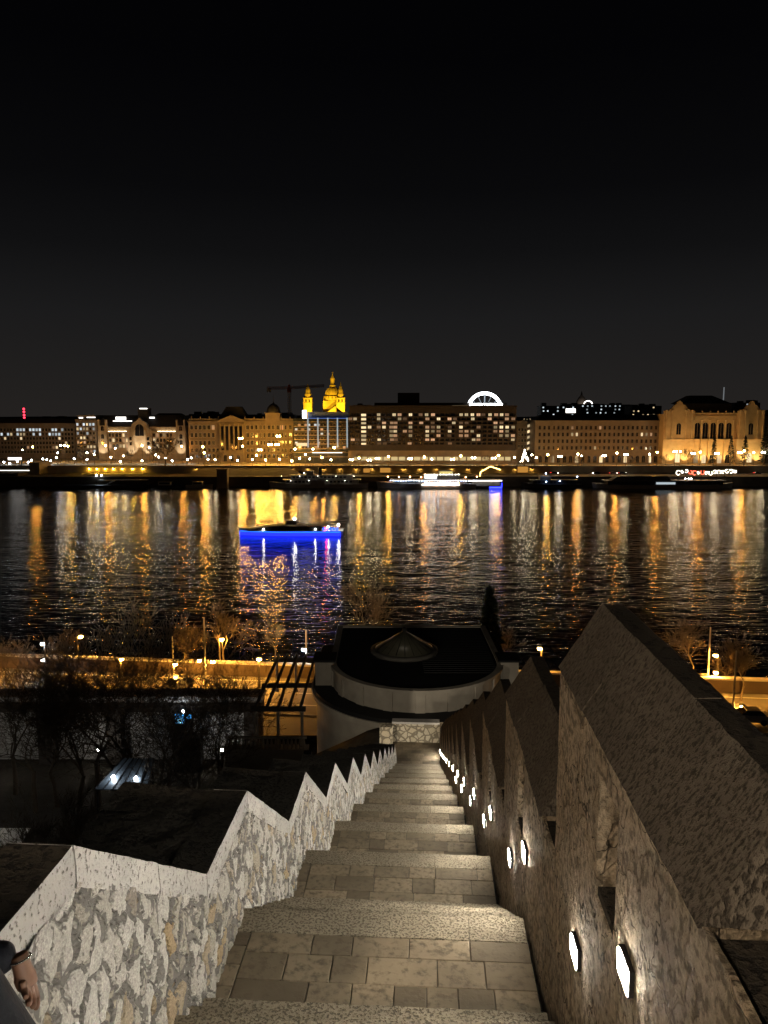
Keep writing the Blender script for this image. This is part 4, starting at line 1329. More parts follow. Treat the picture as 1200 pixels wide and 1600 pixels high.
sp = [(loc_x(tr_, 845 + k * 9.5), 0.6, 'y' if k % 4 == 2 else 'd') for k in range(20)]
tr_['nwin'] = 75
windows(tr_, sp, 2.2, 4.6, m_sand, True, .35)

# ---- concert hall with lit wings and five tall arches
vi, hw, H = bld('concert_hall', 'floodlit ochre concert hall with five tall arches between two gabled wings', 1036, 1193, 647, 488)
part(vi, 'wall', m_ochre, (-hw, hw, 1.4, 26, 0, H))
part(vi, 'cornice', m_ochre, (-hw + 14, hw - 14, .5, 26.2, H + .002, H + .8))
part(vi, 'balcony', m_ochre, (-hw, hw, -.9, 1.397, loc_z(vi, 687.6), loc_z(vi, 686)))
xa, xb = loc_x(vi, 1036), loc_x(vi, 1083)
xc, xd = loc_x(vi, 1151), loc_x(vi, 1193)
for (a, b_) in ((xa, xb), (xc, xd)):
    wg = part(vi, 'wing', m_ochre, (a, b_, 0, 1.397, 0, H + 2.2))
    m_ = (a + b_) / 2
    s_ = (b_ - a) / 20
    g = [(-7 * s_, 0), (-7 * s_, 1.0), (-5.5 * s_, 1.4), (-3.6 * s_, 4.4), (-2 * s_, 5.0), (-1.4 * s_, 7), (0, 8.2), (1.4 * s_, 7), (2 * s_, 5.0), (3.6 * s_, 4.4), (5.5 * s_, 1.4), (7 * s_, 1.0), (7 * s_, 0)]
    mb = MB(); mb.mat(m_ochre).prism([(m_ + x, H + 2.2 + z * .8) for x, z in g], -.3, 1.5); mb.build('wing_gable', None, wg)
    for q in (-8.6, -4.6, 4.6, 8.6):
        mb = MB(); mb.mat(m_ochre).lathe([(.8, loc_z(vi, 686)), (.62, loc_z(vi, 684)), (.55, H), (.85, H + 1.6), (.9, H + 2.6)], 8, (m_ + q * s_, -.5, 0)); mb.build('wing_column', None, wg)
    put('wing_window', win_mesh(3.0, 7.4, m_pane_dark, m_ochre, True, .5).mesh('wing_window'), wg, (m_, -.02, loc_z(vi, 679)))
    put('wing_door', win_mesh(3.4, 6.2, m_lit_yel, m_ochre, True, .5).mesh('wing_door'), wg, (m_, -.02, 1.2))
for k in range(5):
    x = loc_x(vi, 1090 + k * 12.3)
    put('arched_window', win_mesh(3.7, 10.5, m_pane_dark, m_ochre, True, .4).mesh('arched_window'), vi, (x, 1.38, loc_z(vi, 685.5)))
    put('arched_door', win_mesh(2.8, 5.6, m_lit_yel if k in (0, 1, 3) else m_pane_dark, m_ochre, True, .5).mesh('arched_door'), vi, (x, 1.38, .6))
for k in range(6):
    x = loc_x(vi, 1083.9 + k * 12.3)
    mb = MB(); mb.mat(m_ochre).lathe([(.7, 1), (.6, 2), (.55, H - 4.6), (.9, H - 4)], 8, (x, .6, 0)); mb.build('column', None, vi)
    mb = MB(); mb.mat(m_ochre).lathe([(.5, H + .8), (.3, H + 1.2), (.55, H + 1.7), (.35, H + 2.3), (.05, H + 2.6)], 6, (x, .9, 0)); mb.build('roof_statue', None, vi)
part(vi, 'frieze', m_ochre, (loc_x(vi, 1083.5), loc_x(vi, 1150.5), .8, 1.397, H - 3.6, H - 1.0))
part(vi, 'attic', m_sand, (loc_x(vi, 1072), loc_x(vi, 1149), 8, 24, H + .8, loc_z(vi, 630)))
mb = MB(); mb.mat(m_slate).hexa([(loc_x(vi, 1068), 6, loc_z(vi, 630)), (loc_x(vi, 1147), 6, loc_z(vi, 630)), (loc_x(vi, 1147), 26, loc_z(vi, 630)), (loc_x(vi, 1068), 26, loc_z(vi, 630)),
                                 (loc_x(vi, 1088), 12, loc_z(vi, 617)), (loc_x(vi, 1121), 12, loc_z(vi, 617)), (loc_x(vi, 1121), 20, loc_z(vi, 617)), (loc_x(vi, 1088), 20, loc_z(vi, 617))])
mb.build('roof', None, vi)
for x in (xa + 5, xb - 5, -8, 0, 8, xc + 5, xd - 4):
    lamp_light('SPOT', 'floodlight', vi, (x, -5, 1.0), 10500, (1.0, 0.66, 0.26), (R(90 + 54), 0, 0), 0.4, R(85), .7)
rb, hw, H = bld('side_palace', 'dim stone house at the right edge beside the floodlit concert hall', 1195, 1290, 652, 500)
part(rb, 'wall', m_office, (-hw, hw, 0, 20, 0, H))
part(rb, 'cornice', m_office, (-hw - .3, hw, -.6, 20, H + .002, H + .8))
windows(rb, [(loc_x(rb, px), loc_z(rb, py) - 1, pick((.8, .1, .1, 0))) for py in (662, 672, 682, 692, 702) for px in range(1200, 1285, 7)], 1.3, 2.2)
mb = MB(); mb.mat(m_slate).hexa([(-hw, .5, H + .8), (hw, .5, H + .8), (hw, 20, H + .8), (-hw, 20, H + .8), (-hw + 4, 6, H + 5), (hw, 6, H + 5), (hw, 15, H + 5), (-hw + 4, 15, H + 5)]); mb.build('roof', None, rb)
# low block closing the view at left of the bridge
# ---- basilica
m_gold = MAT('golden limestone', (0.50, 0.40, 0.20), .85, var=.25, scale=.12)
ba = thing('basilica', 'golden floodlit basilica with tall lanterned dome and two bell towers', 'church', (atY(520, 640, 1000).x, 1000, ZP))
bz_ = lambda py: atY(600, py, 1000).z - ZP
bxx = lambda px: atY(px, 620, 1000).x - ba.location.x
part(ba, 'nave', m_gold, (bxx(476), bxx(540), -6, 40, 0, bz_(644)))
mb = MB(); mb.mat(m_gold).prism([(bxx(512), bz_(644)), (bxx(536), bz_(644)), (bxx(524), bz_(634.5))], -8, 6); mb.build('gable', None, ba)
part(ba, 'drum_base', m_gold, (bxx(504), bxx(531), 6, 34, bz_(644), bz_(626)))
dcx = bxx(518.5)
mb = MB(); mb.mat(m_gold).lathe([(11.6, bz_(626)), (11.6, bz_(620)), (12.4, bz_(619.5)), (12.4, bz_(618.5)), (10.6, bz_(618))], 20, (dcx, 18, 0))
for k in range(16):
    a0 = 2 * math.pi * k / 16
    mb.tube((dcx + 12 * math.cos(a0), 18 + 12 * math.sin(a0), bz_(626)), (dcx + 12 * math.cos(a0), 18 + 12 * math.sin(a0), bz_(619.5)), .7, .7, 5)
mb.build('drum', None, ba)
r0 = 10.2; z0_, z1_ = bz_(618), bz_(603)
mb = MB(); mb.mat(m_gold).lathe([(r0 * math.cos(math.pi / 2 * k / 8) + .01, z0_ + (z1_ - z0_) * math.sin(math.pi / 2 * k / 8)) for k in range(8)] + [(2.6, z1_ + .2)], 20, (dcx, 18, 0))
for k in range(16):
    a0 = 2 * math.pi * k / 16
    for q in range(6):
        t0, t1 = math.pi / 2 * q / 7, math.pi / 2 * (q + 1) / 7
        f_ = lambda t_: (dcx + (r0 * math.cos(t_) + .2) * math.cos(a0), 18 + (r0 * math.cos(t_) + .2) * math.sin(a0), z0_ + (z1_ - z0_) * math.sin(t_))
        mb.tube(f_(t0), f_(t1), .35, .3, 4, False)
mb.build('dome', None, ba)
mb = MB(); mb.mat(m_gold).lathe([(4.2, bz_(603)), (4.2, bz_(600.5)), (3.0, bz_(600)), (2.7, bz_(592)), (3.4, bz_(591.5)), (2.6, bz_(589)), (1.4, bz_(586)), (.5, bz_(584)), (.9, bz_(583)), (.25, bz_(582)), (.2, bz_(578.5))], 12, (dcx, 18, 0))
mb.box(dcx - 1.2, dcx + 1.2, 17.8, 18.2, bz_(580.6), bz_(580.1))
mb.build('lantern', None, ba)
for px, top in ((481.5, 600), (532.5, 597)):
    x = bxx(px); hwid = 5.6
    mb = MB(); mb.mat(m_gold).box(x - hwid, x + hwid, -8, 3, bz_(646), bz_(622))
    tw = mb.build('bell_tower', None, ba)
    mb = MB(); mb.mat(m_gold).box(x - hwid - .6, x + hwid + .6, -8.6, 3.6, bz_(630), bz_(629)).box(x - hwid - .6, x + hwid + .6, -8.6, 3.6, bz_(622.5), bz_(621.8)); mb.build('ledge', None, tw)
    mb = MB(); mb.mat(m_gold).lathe([(5.0, bz_(622)), (4.6, bz_(616)), (3.4, bz_(613.5)), (3.0, bz_(609)), (2.2, bz_(607)), (1.8, bz_(604)), (.9, bz_(602)), (.3, bz_(top))], 8, (x, -2.5, 0)); mb.build('spire', None, tw)
    mb = MB(); mb.mat(m_pane_dark)
    for q in (-2.2, 2.2): mb.box(x + q - .8, x + q + .8, -8.08, -8.003, bz_(628.5), bz_(624))
    mb.build('belfry_opening', None, tw)
for x, y, zz, pw in ((bxx(481), -45, 26, 150000), (bxx(500), -50, 24, 150000), (bxx(522), -50, 24, 200000), (bxx(545), -45, 26, 150000)):
    lamp_light('SPOT', 'floodlight', ba, (x, y, zz), pw * 1.5, (1.0, .56, .02), (R(90 + 27), 0, 0), 1.0, R(50), .6)

# ---- tower crane
cr_ = thing('tower_crane', 'tall construction tower crane standing before the basilica', 'crane', (XY(453, 620, 30), 620, ZP))
cz = lambda py: atY(600, py, 620).z - ZP
cxp = lambda px: XY(px, 620, 40) - cr_.location.x
m_crane = MAT('pale crane steel', (.8, .66, .5), .6); m_craner = MAT('red crane steel', (.36, .10, .05), .6)
def lattice(a, b_, w, m, name, n=18):
    a, b_ = Vector(a), Vector(b_)
    d = (b_ - a).normalized(); s1 = d.orthogonal().normalized() * w; s2 = d.cross(s1)
    mb = MB(); mb.mat(m)
    cs = [s1 + s2, s1 - s2, -s1 - s2, -s1 + s2]
    for q in cs: mb.tube(a + q, b_ + q, .26, .26, 4)
    for k in range(n):
        p, q = a + (b_ - a) * k / n, a + (b_ - a) * (k + 1) / n
        for e in range(4):
            mb.tube(p + cs[e], q + cs[(e + 1) % 4], .09, .09, 3, False)
    return mb.build(name, None, cr_)
lattice((0, 0, 0), (0, 0, cz(613)), .9, m_crane, 'mast', 28)
mb = MB(); mb.mat(m_craner).box(-1.6, 1.6, -1.5, 1.5, cz(613), cz(606)).box(-.9, .9, -.9, .9, cz(606), cz(601)); mb.build('cab', None, cr_)
lattice((0, 0, cz(606)), (cxp(418), 0, cz(606.5)), .7, m_craner, 'counter_jib', 10)
lattice((0, 0, cz(606)), (cxp(506), 8, cz(602)), .7, m_craner, 'jib', 24)
mb = MB(); mb.mat(m_crane).box(cxp(418), cxp(424), -1, 1, cz(613), cz(606.5)); mb.build('counterweight', None, cr_)
mb = MB(); mb.mat(m_dark).tube((cxp(480), 4, cz(603)), (cxp(480), 4, cz(625)), .06, .06, 4); mb.build('cable', None, cr_)

# ---- masts on the skyline
ra = thing('radio_mast', 'thin radio mast with four red warning lights on the horizon', 'mast', (atY(38.5, 655, 1500).x, 1500, ZP))
rz_ = lambda py: atY(600, py, 1500).z - ZP
mb = MB(); mb.mat(m_office).tube((0, 0, 0), (0, 0, rz_(638)), 1.2, .6, 6); mb.build('mast_pole', None, ra)
rl = EMI('red warning light', (1.0, .03, .06), 5.0, 0, False)
for py in (639, 643.5, 648.5, 652.5):
    mb = MB(); mb.mat(rl).ball((0, -1.2, rz_(py)), 2.2, 8, 5); mb.build('warning_light', None, ra)
r2 = thing('rooftop_antenna', 'slim pale antenna pole above the concert hall roof', 'antenna', (atY(1130, 630, 700).x, 700, ZP))
mb = MB(); mb.mat(EMI('lit antenna', (.8, .85, .9), .18, 0, False)).tube((0, 0, 0), (0, 0, atY(600, 605, 700).z - ZP), .6, .5, 6); mb.build('pole', None, r2)
# ---- dim dome and low city blocks far behind
dh = thing('distant_dome', 'dim grey church dome with a pointed lantern far on the skyline', 'church', (atY(908, 640, 1500).x, 1500, ZP))
dz_ = lambda py: atY(600, py, 1500).z - ZP
m_dim = EMI('dim floodlit stone', (.5, .42, .36), .10, 0, False)
m_dimstone = MAT('grey church stone', (.35, .30, .26), .9)
mb = MB(); mb.mat(m_dimstone).lathe([(11, 0), (11, dz_(632)), (9.5, dz_(626)), (6, dz_(621)), (2.2, dz_(618)), (1.8, dz_(615)), (.3, dz_(611))], 14); mb.build('dome', None, dh)
mb = MB(); mb.mat(m_dimstone).box(-16, 16, 4, 30, 0, dz_(634)); mb.build('nave', None, dh)
lamp_light('SPOT', 'floodlight', dh, (0, -70, 30), 60000, (1, .85, .7), (R(90 + 12), 0, 0), 1, R(50), .6)
m_far = MAT('distant roofs', (.04, .037, .034), .9)
rc = random.Random(5)
FARB = [(845, 905, 634, 720, 'c', 'dark office block with a bright screen above the riverfront terrace'), (906, 985, 632, 760, 'c', 'dark block with two rows of small cool lights behind the riverfront terrace'),
        (985, 1032, 634, 700, 'y', 'low dark block with warm roof lights left of the concert hall'), (1145, 1185, 629, 680, 'c', 'dark block with bluish rooftop lights behind the concert hall'),
        (40, 120, 655, 700, 'd', 'dark roofs behind the long office block'), (296, 345, 647, 640, 'd', 'dark roofs left of the mansard'), (400, 470, 649, 640, 'd', 'dark roofs behind the domed corner pavilion')]
for px0, px1, py, Y, kd, lab in FARB:
    t_, hw, H = bld('city_block', lab, px0, px1, py, Y)
    part(t_, 'wall', m_far, (-hw, hw, 0, 20, 0, H))
    mb = MB(); mb.mat(m_far)
    for k in range(4):
        x = rc.uniform(-hw, hw - 5); mb.box(x, x + rc.uniform(3, 6), 3, 9, H, H + rc.uniform(1, 3))
    mb.build('roof_house', None, t_)
    if kd != 'd':
        mm = {'c': m_lit_cool, 'y': m_lit_yel}[kd]
        for r in range(3):
            for k in range(int(hw / 2.4)):
                if rc.random() < .5:
                    x = -hw + 2 + k * 4.7 + rc.uniform(-.5, .5); z = H - 2.2 - r * 3.4
                    part(t_, 'window', mm, (x - .7, x + .7, -.06, .0 - .01, z, z + 1.2))
t_ = [o for o in SC.objects if o.name == 'city_block'][0]
part(t_, 'bright_screen', m_strip_white, (loc_x(t_, 883), loc_x(t_, 898), -.3, -.07, loc_z(t_, 645), loc_z(t_, 638.5)))
gs = thing('arched_hall', 'softly lit curved glass roofed hall right of the distant dome', 'roof', (atY(919, 628, 1300).x, 1300, ZP))
gz = atY(600, 631, 1300).z - ZP
part(gs, 'block', m_far, (-30, 30, 2, 30, 0, gz))
mb = MB(); mb.mat(m_strip_white)
for k in range(10):
    a0, a1 = math.pi * k / 10, math.pi * (k + 1) / 10
    mb.tube((7 * math.cos(a0), 0, gz + 5 * math.sin(a0)), (7 * math.cos(a1), 0, gz + 5 * math.sin(a1)), .9, .9, 5)
mb.build('lit_arch', None, gs)
cityl = MB(); cityl.mat(m_far)
for k in range(260):                                  # far roofs that read as one mass
    x = rc.uniform(-1500, 1500); y = rc.uniform(820, 2400); w = rc.uniform(12, 40); h = rc.uniform(16, 26) + y * .004
    if abs(x - ba.location.x) < 70 and y < 1200: continue
    cityl.box(x, x + w, y, y + 15, ZP, ZP + h)
    if rc.random() < .35:
        cityl.mat(rc.choice((m_lit_yel, m_lit_cool, m_lit_warm)))
        for q in range(rc.randint(1, 5)):
            xx = x + rc.uniform(0, w); zz = ZP + h - rc.uniform(1, 4)
            cityl.box(xx, xx + 1.6, y - .3, y - .02, zz, zz + 1.2)
        cityl.mat(m_far)
o = cityl.build('distant_city'); tag(o, 'far dark roofs of the city with scattered lights', 'city', None, 'stuff')
# ================================================================== LAMPS
m_white_g = EMI('white lamp globe', (1.0, 0.80, 0.48), 130.0)
m_cool_g = EMI('cool white lamp globe', (0.84, 0.93, 1.0), 60.0)
m_sod_g = EMI('sodium lamp globe', (1.0, 0.50, 0.075), 430.0)
m_post = MAT('lamp post paint', (.10, .085, .06), .6)
m_sod_o = EMI('orange lamp globe', (1.0, 0.40, 0.06), 460.0)
def lamp_proto(kind, h, heads=1, orange=False):
    r = thing('street_lamp', 'street lamp', 'street lamp', (0, 0, -500))
    mb = MB(); mb.mat(m_post).lathe([(.22, 0), (.22, .5), (.1, .7), (.08, h - .5), (.05, h - .2)], 7)
    mb.build('pole', None, r)
    rad, m_ = (.56, m_sod_o if orange else m_sod_g) if kind == 'y' else (.47, m_white_g if kind == 'w' else m_cool_g)
    xs = [0] if heads == 1 else [-.85, .85]
    if heads == 2:
        mb = MB(); mb.mat(m_post).tube((-.85, 0, h - .7), (.85, 0, h - .7), .07, .07, 5)
        for x in xs: mb.tube((x, 0, h - .7), (x, 0, h - .3), .06, .06, 5)
        mb.build('arm', None, r)
    for x in xs:
        mb = MB(); mb.mat(m_).ball((x, 0, h), rad, 8, 5)
        mb.build('globe', None, r)
    return r
ZONES = [(-50, 60, 'the bridge head'), (60, 152, 'the grey office blocks'), (152, 295, 'the gabled palace'), (295, 460, 'the ministry with the corner dome'), (460, 546, 'the glass hotel'),
         (546, 806, 'the slab hotel'), (806, 837, 'the narrow corner house'), (837, 1035, 'the riverfront terrace'), (1035, 1300, 'the concert hall')]
LAMPS = [(51, 698, 'y'), (106, 697, 'y'), (95, 696, 'w'), (101, 696, 'w'), (35, 703, 'w'), (6, 722, 'c'), (15, 724, 'c'), (27, 721, 'c'), (44, 722, 'c'), (49, 719, 'c'), (67, 717, 'c'), (73, 718, 'c'), (79, 720, 'c'),
         (90, 707, 'c'), (88, 715, 'w'), (116, 717, 'c'), (136, 707, 'w'), (136, 718, 'c'), (147, 710, 'w'),
         (165, 696, 'y'), (180, 701, 'w'), (173, 714, 'w'), (193, 712, 'w'), (188, 721, 'w'), (222, 696, 'y'), (222, 720, 'w'), (233, 700, 'w'), (243, 711, 'w'), (248, 714, 'c'), (259, 716, 'w'), (269, 720, 'c'), (284, 697, 'y'), (293, 718, 'c'), (299, 716, 'c'),
         (376, 685, 'Y'), (379, 697, 'y'), (422, 695, 'Y'), (435, 681, 'Y'), (433, 694, 'Y'), (406, 703, 'Y'), (401, 712, 'y'), (394, 718, 'w'), (415, 719, 'y'), (437, 717, 'w'), (360, 715, 'w'), (371, 719, 'w'), (336, 718, 'w'), (325, 718, 'w'), (319, 707, 'y'), (317, 698, 'y'),
         (461, 702, 'y'), (456, 720, 'y'), (468, 716, 'w'), (477, 710, 'w'), (484, 717, 'w'), (489, 702, 'y'), (503, 715, 'y'), (522, 699, 'y'), (517, 719, 'w'), (549, 719, 'W'), (561, 716, 'y'), (577, 719, 'W'), (590, 716, 'W'), (607, 714, 'y'), (641, 717, 'W'), (663, 714, 'y'), (675, 717, 'w'),
         (707, 717, 'W'), (720, 713, 'y'), (740, 716, 'W'), (772, 716, 'W'), (779, 712, 'y'), (804, 714, 'w'), (819, 712, 'w'), (831, 711, 'w'), (838, 715, 'w'), (856, 710, 'y'), (875, 713, 'W'), (903, 710, 'y'), (909, 712, 'w'), (944, 712, 'W'), (964, 708, 'y'), (978, 711, 'W'), (1015, 710, 'w'), (1027, 707, 'y'),
         (1055, 706, 'W'), (1063, 705, 'w'), (1083, 708, 'W'), (1094, 707, 'y'), (1120, 708, 'W'), (1156, 707, 'W'), (1163, 704, 'y'), (1178, 707, 'w'), (1193, 707, 'W')]
protos = {}; counts = {}
KN = {'w': 'white globe', 'c': 'cool white globe', 'y': 'amber globe', 'o': 'orange globe', 'W': 'twin white globe', 'Y': 'twin amber globe'}
LAMPS.sort()
for px, py, k in LAMPS:
    tall = py < 704
    Y = (512 if px < 300 else 486) if tall else 466 + (px * 7) % 9
    if px < 300 and not tall: Y = 478 + (px * 7) % 20
    p = atY(px, py, Y)
    h = p.z - ZP
    hk = max(3.0, round(h * 2) / 2)
    org = k == 'y' and (px * 7 + py) % 5 < 2
    key = (k, hk, org)
    if key not in protos:
        o = protos[key] = lamp_proto(k.lower(), hk, 2 if k.isupper() else 1, org)
    else:
        o = copy_tree(protos[key])
    o.location = (p.x, Y, p.z - hk if h < 3 else ZP)
    zn_ = next(z[2] for z in ZONES if z[0] <= px < z[1])
    k2 = 'o' if org else k
    counts[(zn_, k2, tall)] = counts.get((zn_, k2, tall), 0) + 1
    o['label'] = '%s%s lamp before %s, %s from left' % ('tall ' if tall else 'low ', KN[k2], zn_, ORD[counts[(zn_, k2, tall)] - 1])
    o['group'] = 'street lamps on the far promenade'
# low lamps on the lower quay at the left that light the retaining wall
m_wall_l = EMI('wall lamp', (1.0, .56, .05), 420.0)
for i, px in enumerate((138, 150, 163, 176, 190, 206, 222)):
    p = atY(px, 727, 453.5)
    r = thing('wall_lamp', 'amber lamp glowing on the retaining wall, %s from the left' % ORD[i], 'lamp', (p.x, 454.6, 8.2), 0, 'wall lamps on the retaining wall')
    mb = MB(); mb.mat(m_wall_l).box(-.3, .3, -.35, -.12, -.1, .1); mb.build('lamp_head', None, r)
    mb = MB(); mb.mat(m_dark).box(-.36, .36, -.42, .38, .103, .2); mb.build('hood', None, r)
m_added_l = EMI('added quay lamp', (1.0, .56, .12), 120.0)
for i in range(22):  # hooded lamps added to brighten the lower quay road
    px = 306 + i * 25
    x = XY(px, 454.6, 8)
    r = thing('wall_lamp', 'added hooded amber lamp on the long retaining wall right of the stone pier', 'lamp', (x, 454.7, 8.3), 0, 'added hooded lamps on the long retaining wall')
    mb = MB(); mb.mat(m_added_l).box(-.5, .5, -.34, -.1, -.03, .03); mb.build('lamp_head', None, r)
    mb = MB(); mb.mat(m_dark).box(-.6, .6, -.55, .28, .033, .3).box(-.6, .6, -.6, -.553, -.25, .3); mb.build('hood', None, r)
for i, px in enumerate((150, 158)):
    p = atY(px, 747, 426)
    r = thing('quay_lamp', 'white lamp on the landing stage at left, %s of two' % ORD[i], 'lamp', (p.x, 426.6, ZQ), 0, 'landing stage lamps')
    h = max(.8, p.z - ZQ)
    mb = MB(); mb.mat(m_post).lathe([(.1, 0), (.08, h - .2)], 6); mb.build('pole', None, r)
    mb = MB(); mb.mat(m_cool_g).ball((0, 0, h), .38, 8, 5); mb.build('globe', None, r)

# ---- lamps and masts on the near quay
m_sodium = EMI('sodium street light', (1.0, 0.43, 0.06), 1700.0)
m_ledw = EMI('white street light', (0.88, 0.95, 1.0), 260.0)
def near_lamp(label, px, ybase, head_py, kind, off=(0, 0), top_py=None, base_y=None, name='street_lamp', extra=(), r=.24, g=None):
    b_ = atZ(px, ybase, ZR)
    t_ = thing(name, label, 'street lamp', b_, 0, g)
    tp = atY(px, top_py or head_py, b_.y).z - ZR
    mb = MB(); mb.mat(m_conc if top_py else m_post).lathe([(.2, 0), (.2, .8), (.12, 1.0), (.08, tp)], 8)
    mb.build('pole', None, t_)
    for hx, hy in [(px + off[0], head_py + off[1])] + list(extra):
        q = atY(hx, hy, b_.y) - b_
        mb = MB(); mb.mat(m_post).tube((0, 0, q.z + .3), (q.x, 0, q.z + .3), .05, .05, 5); 
        if abs(q.x) > .1: mb.build('arm', None, t_)
        mb = MB(); mb.mat(m_sodium if kind == 'y' else m_ledw).ball((q.x, -.05, q.z), r, 10, 6, .6)
        mb.build('lamp_head', None, t_)
        mb = MB(); mb.mat(m_dark).lathe([(.34, .17), (.2, .26), (.05, .32)], 10, (q.x, -.05, q.z)); mb.build('lamp_shade', None, t_)
    return t_
near_lamp('tall post with two bright white lamp heads beside the near quay road at left', 73, 1066, 1006, 'w', (-6, 0), 997, extra=[(67, 1031)], r=.22)
near_lamp('amber lamp behind the river wall at far left', 123, 1042, 995, 'y', (3, 0))
near_lamp('amber lamp behind the river wall beside the tall mast', 344, 1047, 999, 'y', (3, 0))
near_lamp('very tall pale mast with two amber lamps halfway up its shaft', 322, 1076, 1032, 'y', (-11, 0), 965, extra=[(333, 1034)])
near_lamp('white floodlight mast behind the timber pergola', 479, 1050, 1015, 'w', (-4, 0), 984, r=.26)
near_lamp('amber lamp just beyond the second slanted wall cap', 845, 1056, 1013, 'y', (-2, 0))
near_lamp('amber lamp with an upper and a lower head beyond the nearest wall cap', 1119, 1078, 1024, 'y', (-1, 0), extra=[(1118, 1051)])
near_lamp('tall slim mast with one amber lamp low on its shaft at right', 1105, 1074, 1057, 'y', (-16, 0), 980)
near_lamp('grey mast with a hanging amber lamp at the right edge', 1145, 1112, 1104, 'y', (15, 0), 1017)
near_lamp('amber lamp over the near road just outside the left edge', -40, 1066, 1012, 'y', (0, 0))
near_lamp('amber lamp over the near road just outside the right edge', 1262, 1090, 1040, 'y', (0, 0))
near_lamp('slim grey mast with an amber lamp between bare trees at left', 272, 1066, 1038, 'y', (2, 0), 994)
near_lamp('amber lamp over the near road below the bare trees', 190, 1075, 1030, 'y', (0, 0))
near_lamp('amber lamp over the near road beside the pergola', 405, 1075, 1030, 'y', (0, 0))

# ================================================================== BOATS
m_hullw = MAT('pale hull paint', (.42, .40, .36), .5, var=.15, scale=.5)
m_hulld = MAT('dark hull paint', (.04, .042, .05), .45)
m_deck = MAT('boat deck', (.20, .18, .15), .7)
m_bglass = MAT('boat glass', (.02, .022, .026), .1, spec=.6)
def hull(Ln, B, Hd, m, z0=-.6, n=24, bow=-1, sheer=.6, flare=.15):
    mb = MB(); mb.mat(m)
    ring = []
    for k in range(n + 1):
        t_ = k / n                                  # 0 stern, 1 bow
        w = B / 2 * min(1.0, (1 - max(0, t_ - .62) / .38) ** .55 if t_ > .62 else 1.0) * (1 - .18 * max(0, .1 - t_) / .1)
        w = max(w, .05)
        x = bow * (t_ - .5) * Ln
        zt = Hd + sheer * max(0, t_ - .5) ** 2 * 4
        xb = bow * (t_ - .5) * Ln * (.97 if t_ > .5 else .99)
        i = len(mb.v)
        mb.v += [(xb, -w * (1 - flare), z0), (x, -w, zt), (x, w, zt), (xb, w * (1 - flare), z0)]
        ring.append(i)
    for a, b_ in zip(ring, ring[1:]):
        for q in range(4):
            e = (q + 1) % 4
            mb.face((a + q, b_ + q, b_ + e, a + e))
    mb.face([ring[0] + q for q in range(4)]); mb.face([ring[-1] + q for q in reversed(range(4))])
    return mb
def boat(name, label, px0, px1, pyw, cat='boat'):
    c0, c1 = atZ(px0, pyw, 0), atZ(px1, pyw, 0)
    t_ = thing(name, label, cat, ((c0.x + c1.x) / 2, (c0.y + c1.y) / 2 + 1.0, 0))
    return t_, c1.x - c0.x
def rail(root, x0, x1, y, z, h=1.0, step=1.5, m=None):
    mb = MB(); mb.mat(m or m_hullw)
    k = x0
    while k <= x1:
        mb.tube((k, y, z), (k, y, z + h), .035, .035, 3, False); k += step
    mb.tube((x0, y, z + h), (x1, y, z + h), .04, .04, 4); mb.tube((x0, y, z + h * .5), (x1, y, z + h * .5), .025, .025, 3)
    return mb.build('railing', None, root)

# the cruising boat with its blue light
cb, Lc = boat('cruise_boat', 'sleek glass roofed cruise boat with blue light glowing along its hull, in midstream', 372, 536, 836)
hull(Lc, 6.4, 1.55, m_hullw, bow=-1, sheer=.9).build('hull', None, cb)
mb = MB(); mb.mat(m_hullw).hexa([(-Lc * .40, -3.0, 1.5), (Lc * .49, -3.0, 1.5), (Lc * .49, 3.0, 1.5), (-Lc * .40, 3.0, 1.5), (-Lc * .40, -3.05, 1.72), (Lc * .5, -3.25, 1.72), (Lc * .5, 3.25, 1.72), (-Lc * .40, 3.05, 1.72)])
mb.build('gunwale', None, cb)
mb = MB(); mb.mat(m_bglass).hexa([(-Lc * .36, -2.5, 1.73), (Lc * .30, -2.7, 1.73), (Lc * .30, 2.7, 1.73), (-Lc * .36, 2.5, 1.73), (-Lc * .22, -2.1, 3.0), (Lc * .30, -2.3, 3.0), (Lc * .30, 2.3, 3.0), (-Lc * .22, 2.1, 3.0)])
cab = mb.build('cabin', None, cb)
mb = MB(); mb.mat(m_hulld)
for k in range(9):
    x = -Lc * .24 + k * Lc * .06
    mb.hexa([(x, -2.68, 1.74), (x + .15, -2.68, 1.74), (x + .15, -2.5, 1.74), (x, -2.5, 1.74), (x, -2.33, 3.0), (x + .15, -2.33, 3.0), (x + .15, -2.1, 3.0), (x, -2.1, 3.0)])
mb.build('window_frame', None, cab)
mb = MB(); mb.mat(m_hullw)
seg = [(-.38, 1.9), (-.30, 2.5), (-.2, 3.05), (-.05, 3.3), (.15, 3.35), (.32, 3.2), (.44, 3.1)]
for (a, za), (b_, zb_) in zip(seg, seg[1:]):
    mb.hexa([(Lc * a, -2.55, za), (Lc * b_, -2.55, zb_), (Lc * b_, 2.55, zb_), (Lc * a, 2.55, za), (Lc * a, -2.5, za + .16), (Lc * b_, -2.5, zb_ + .16), (Lc * b_, 2.5, zb_ + .16), (Lc * a, 2.5, za + .16)])
mb.build('roof', None, cb)
mb = MB(); mb.mat(m_hulld).hexa([(-1.8, -1.2, 3.5), (2.0, -1.2, 3.5), (2.0, 1.2, 3.5), (-1.8, 1.2, 3.5), (-1.2, -1.0, 4.7), (2.0, -1.0, 4.7), (2.0, 1.0, 4.7), (-1.2, 1.0, 4.7)]).box(-2.0, 2.4, -1.3, 1.3, 4.703, 4.85)
mb.build('wheelhouse', None, cb)
mw = EMI('boat white lamp', (1, .95, .85), 150.0); mr_ = EMI('boat red lamp', (1, .02, .10), 120.0)
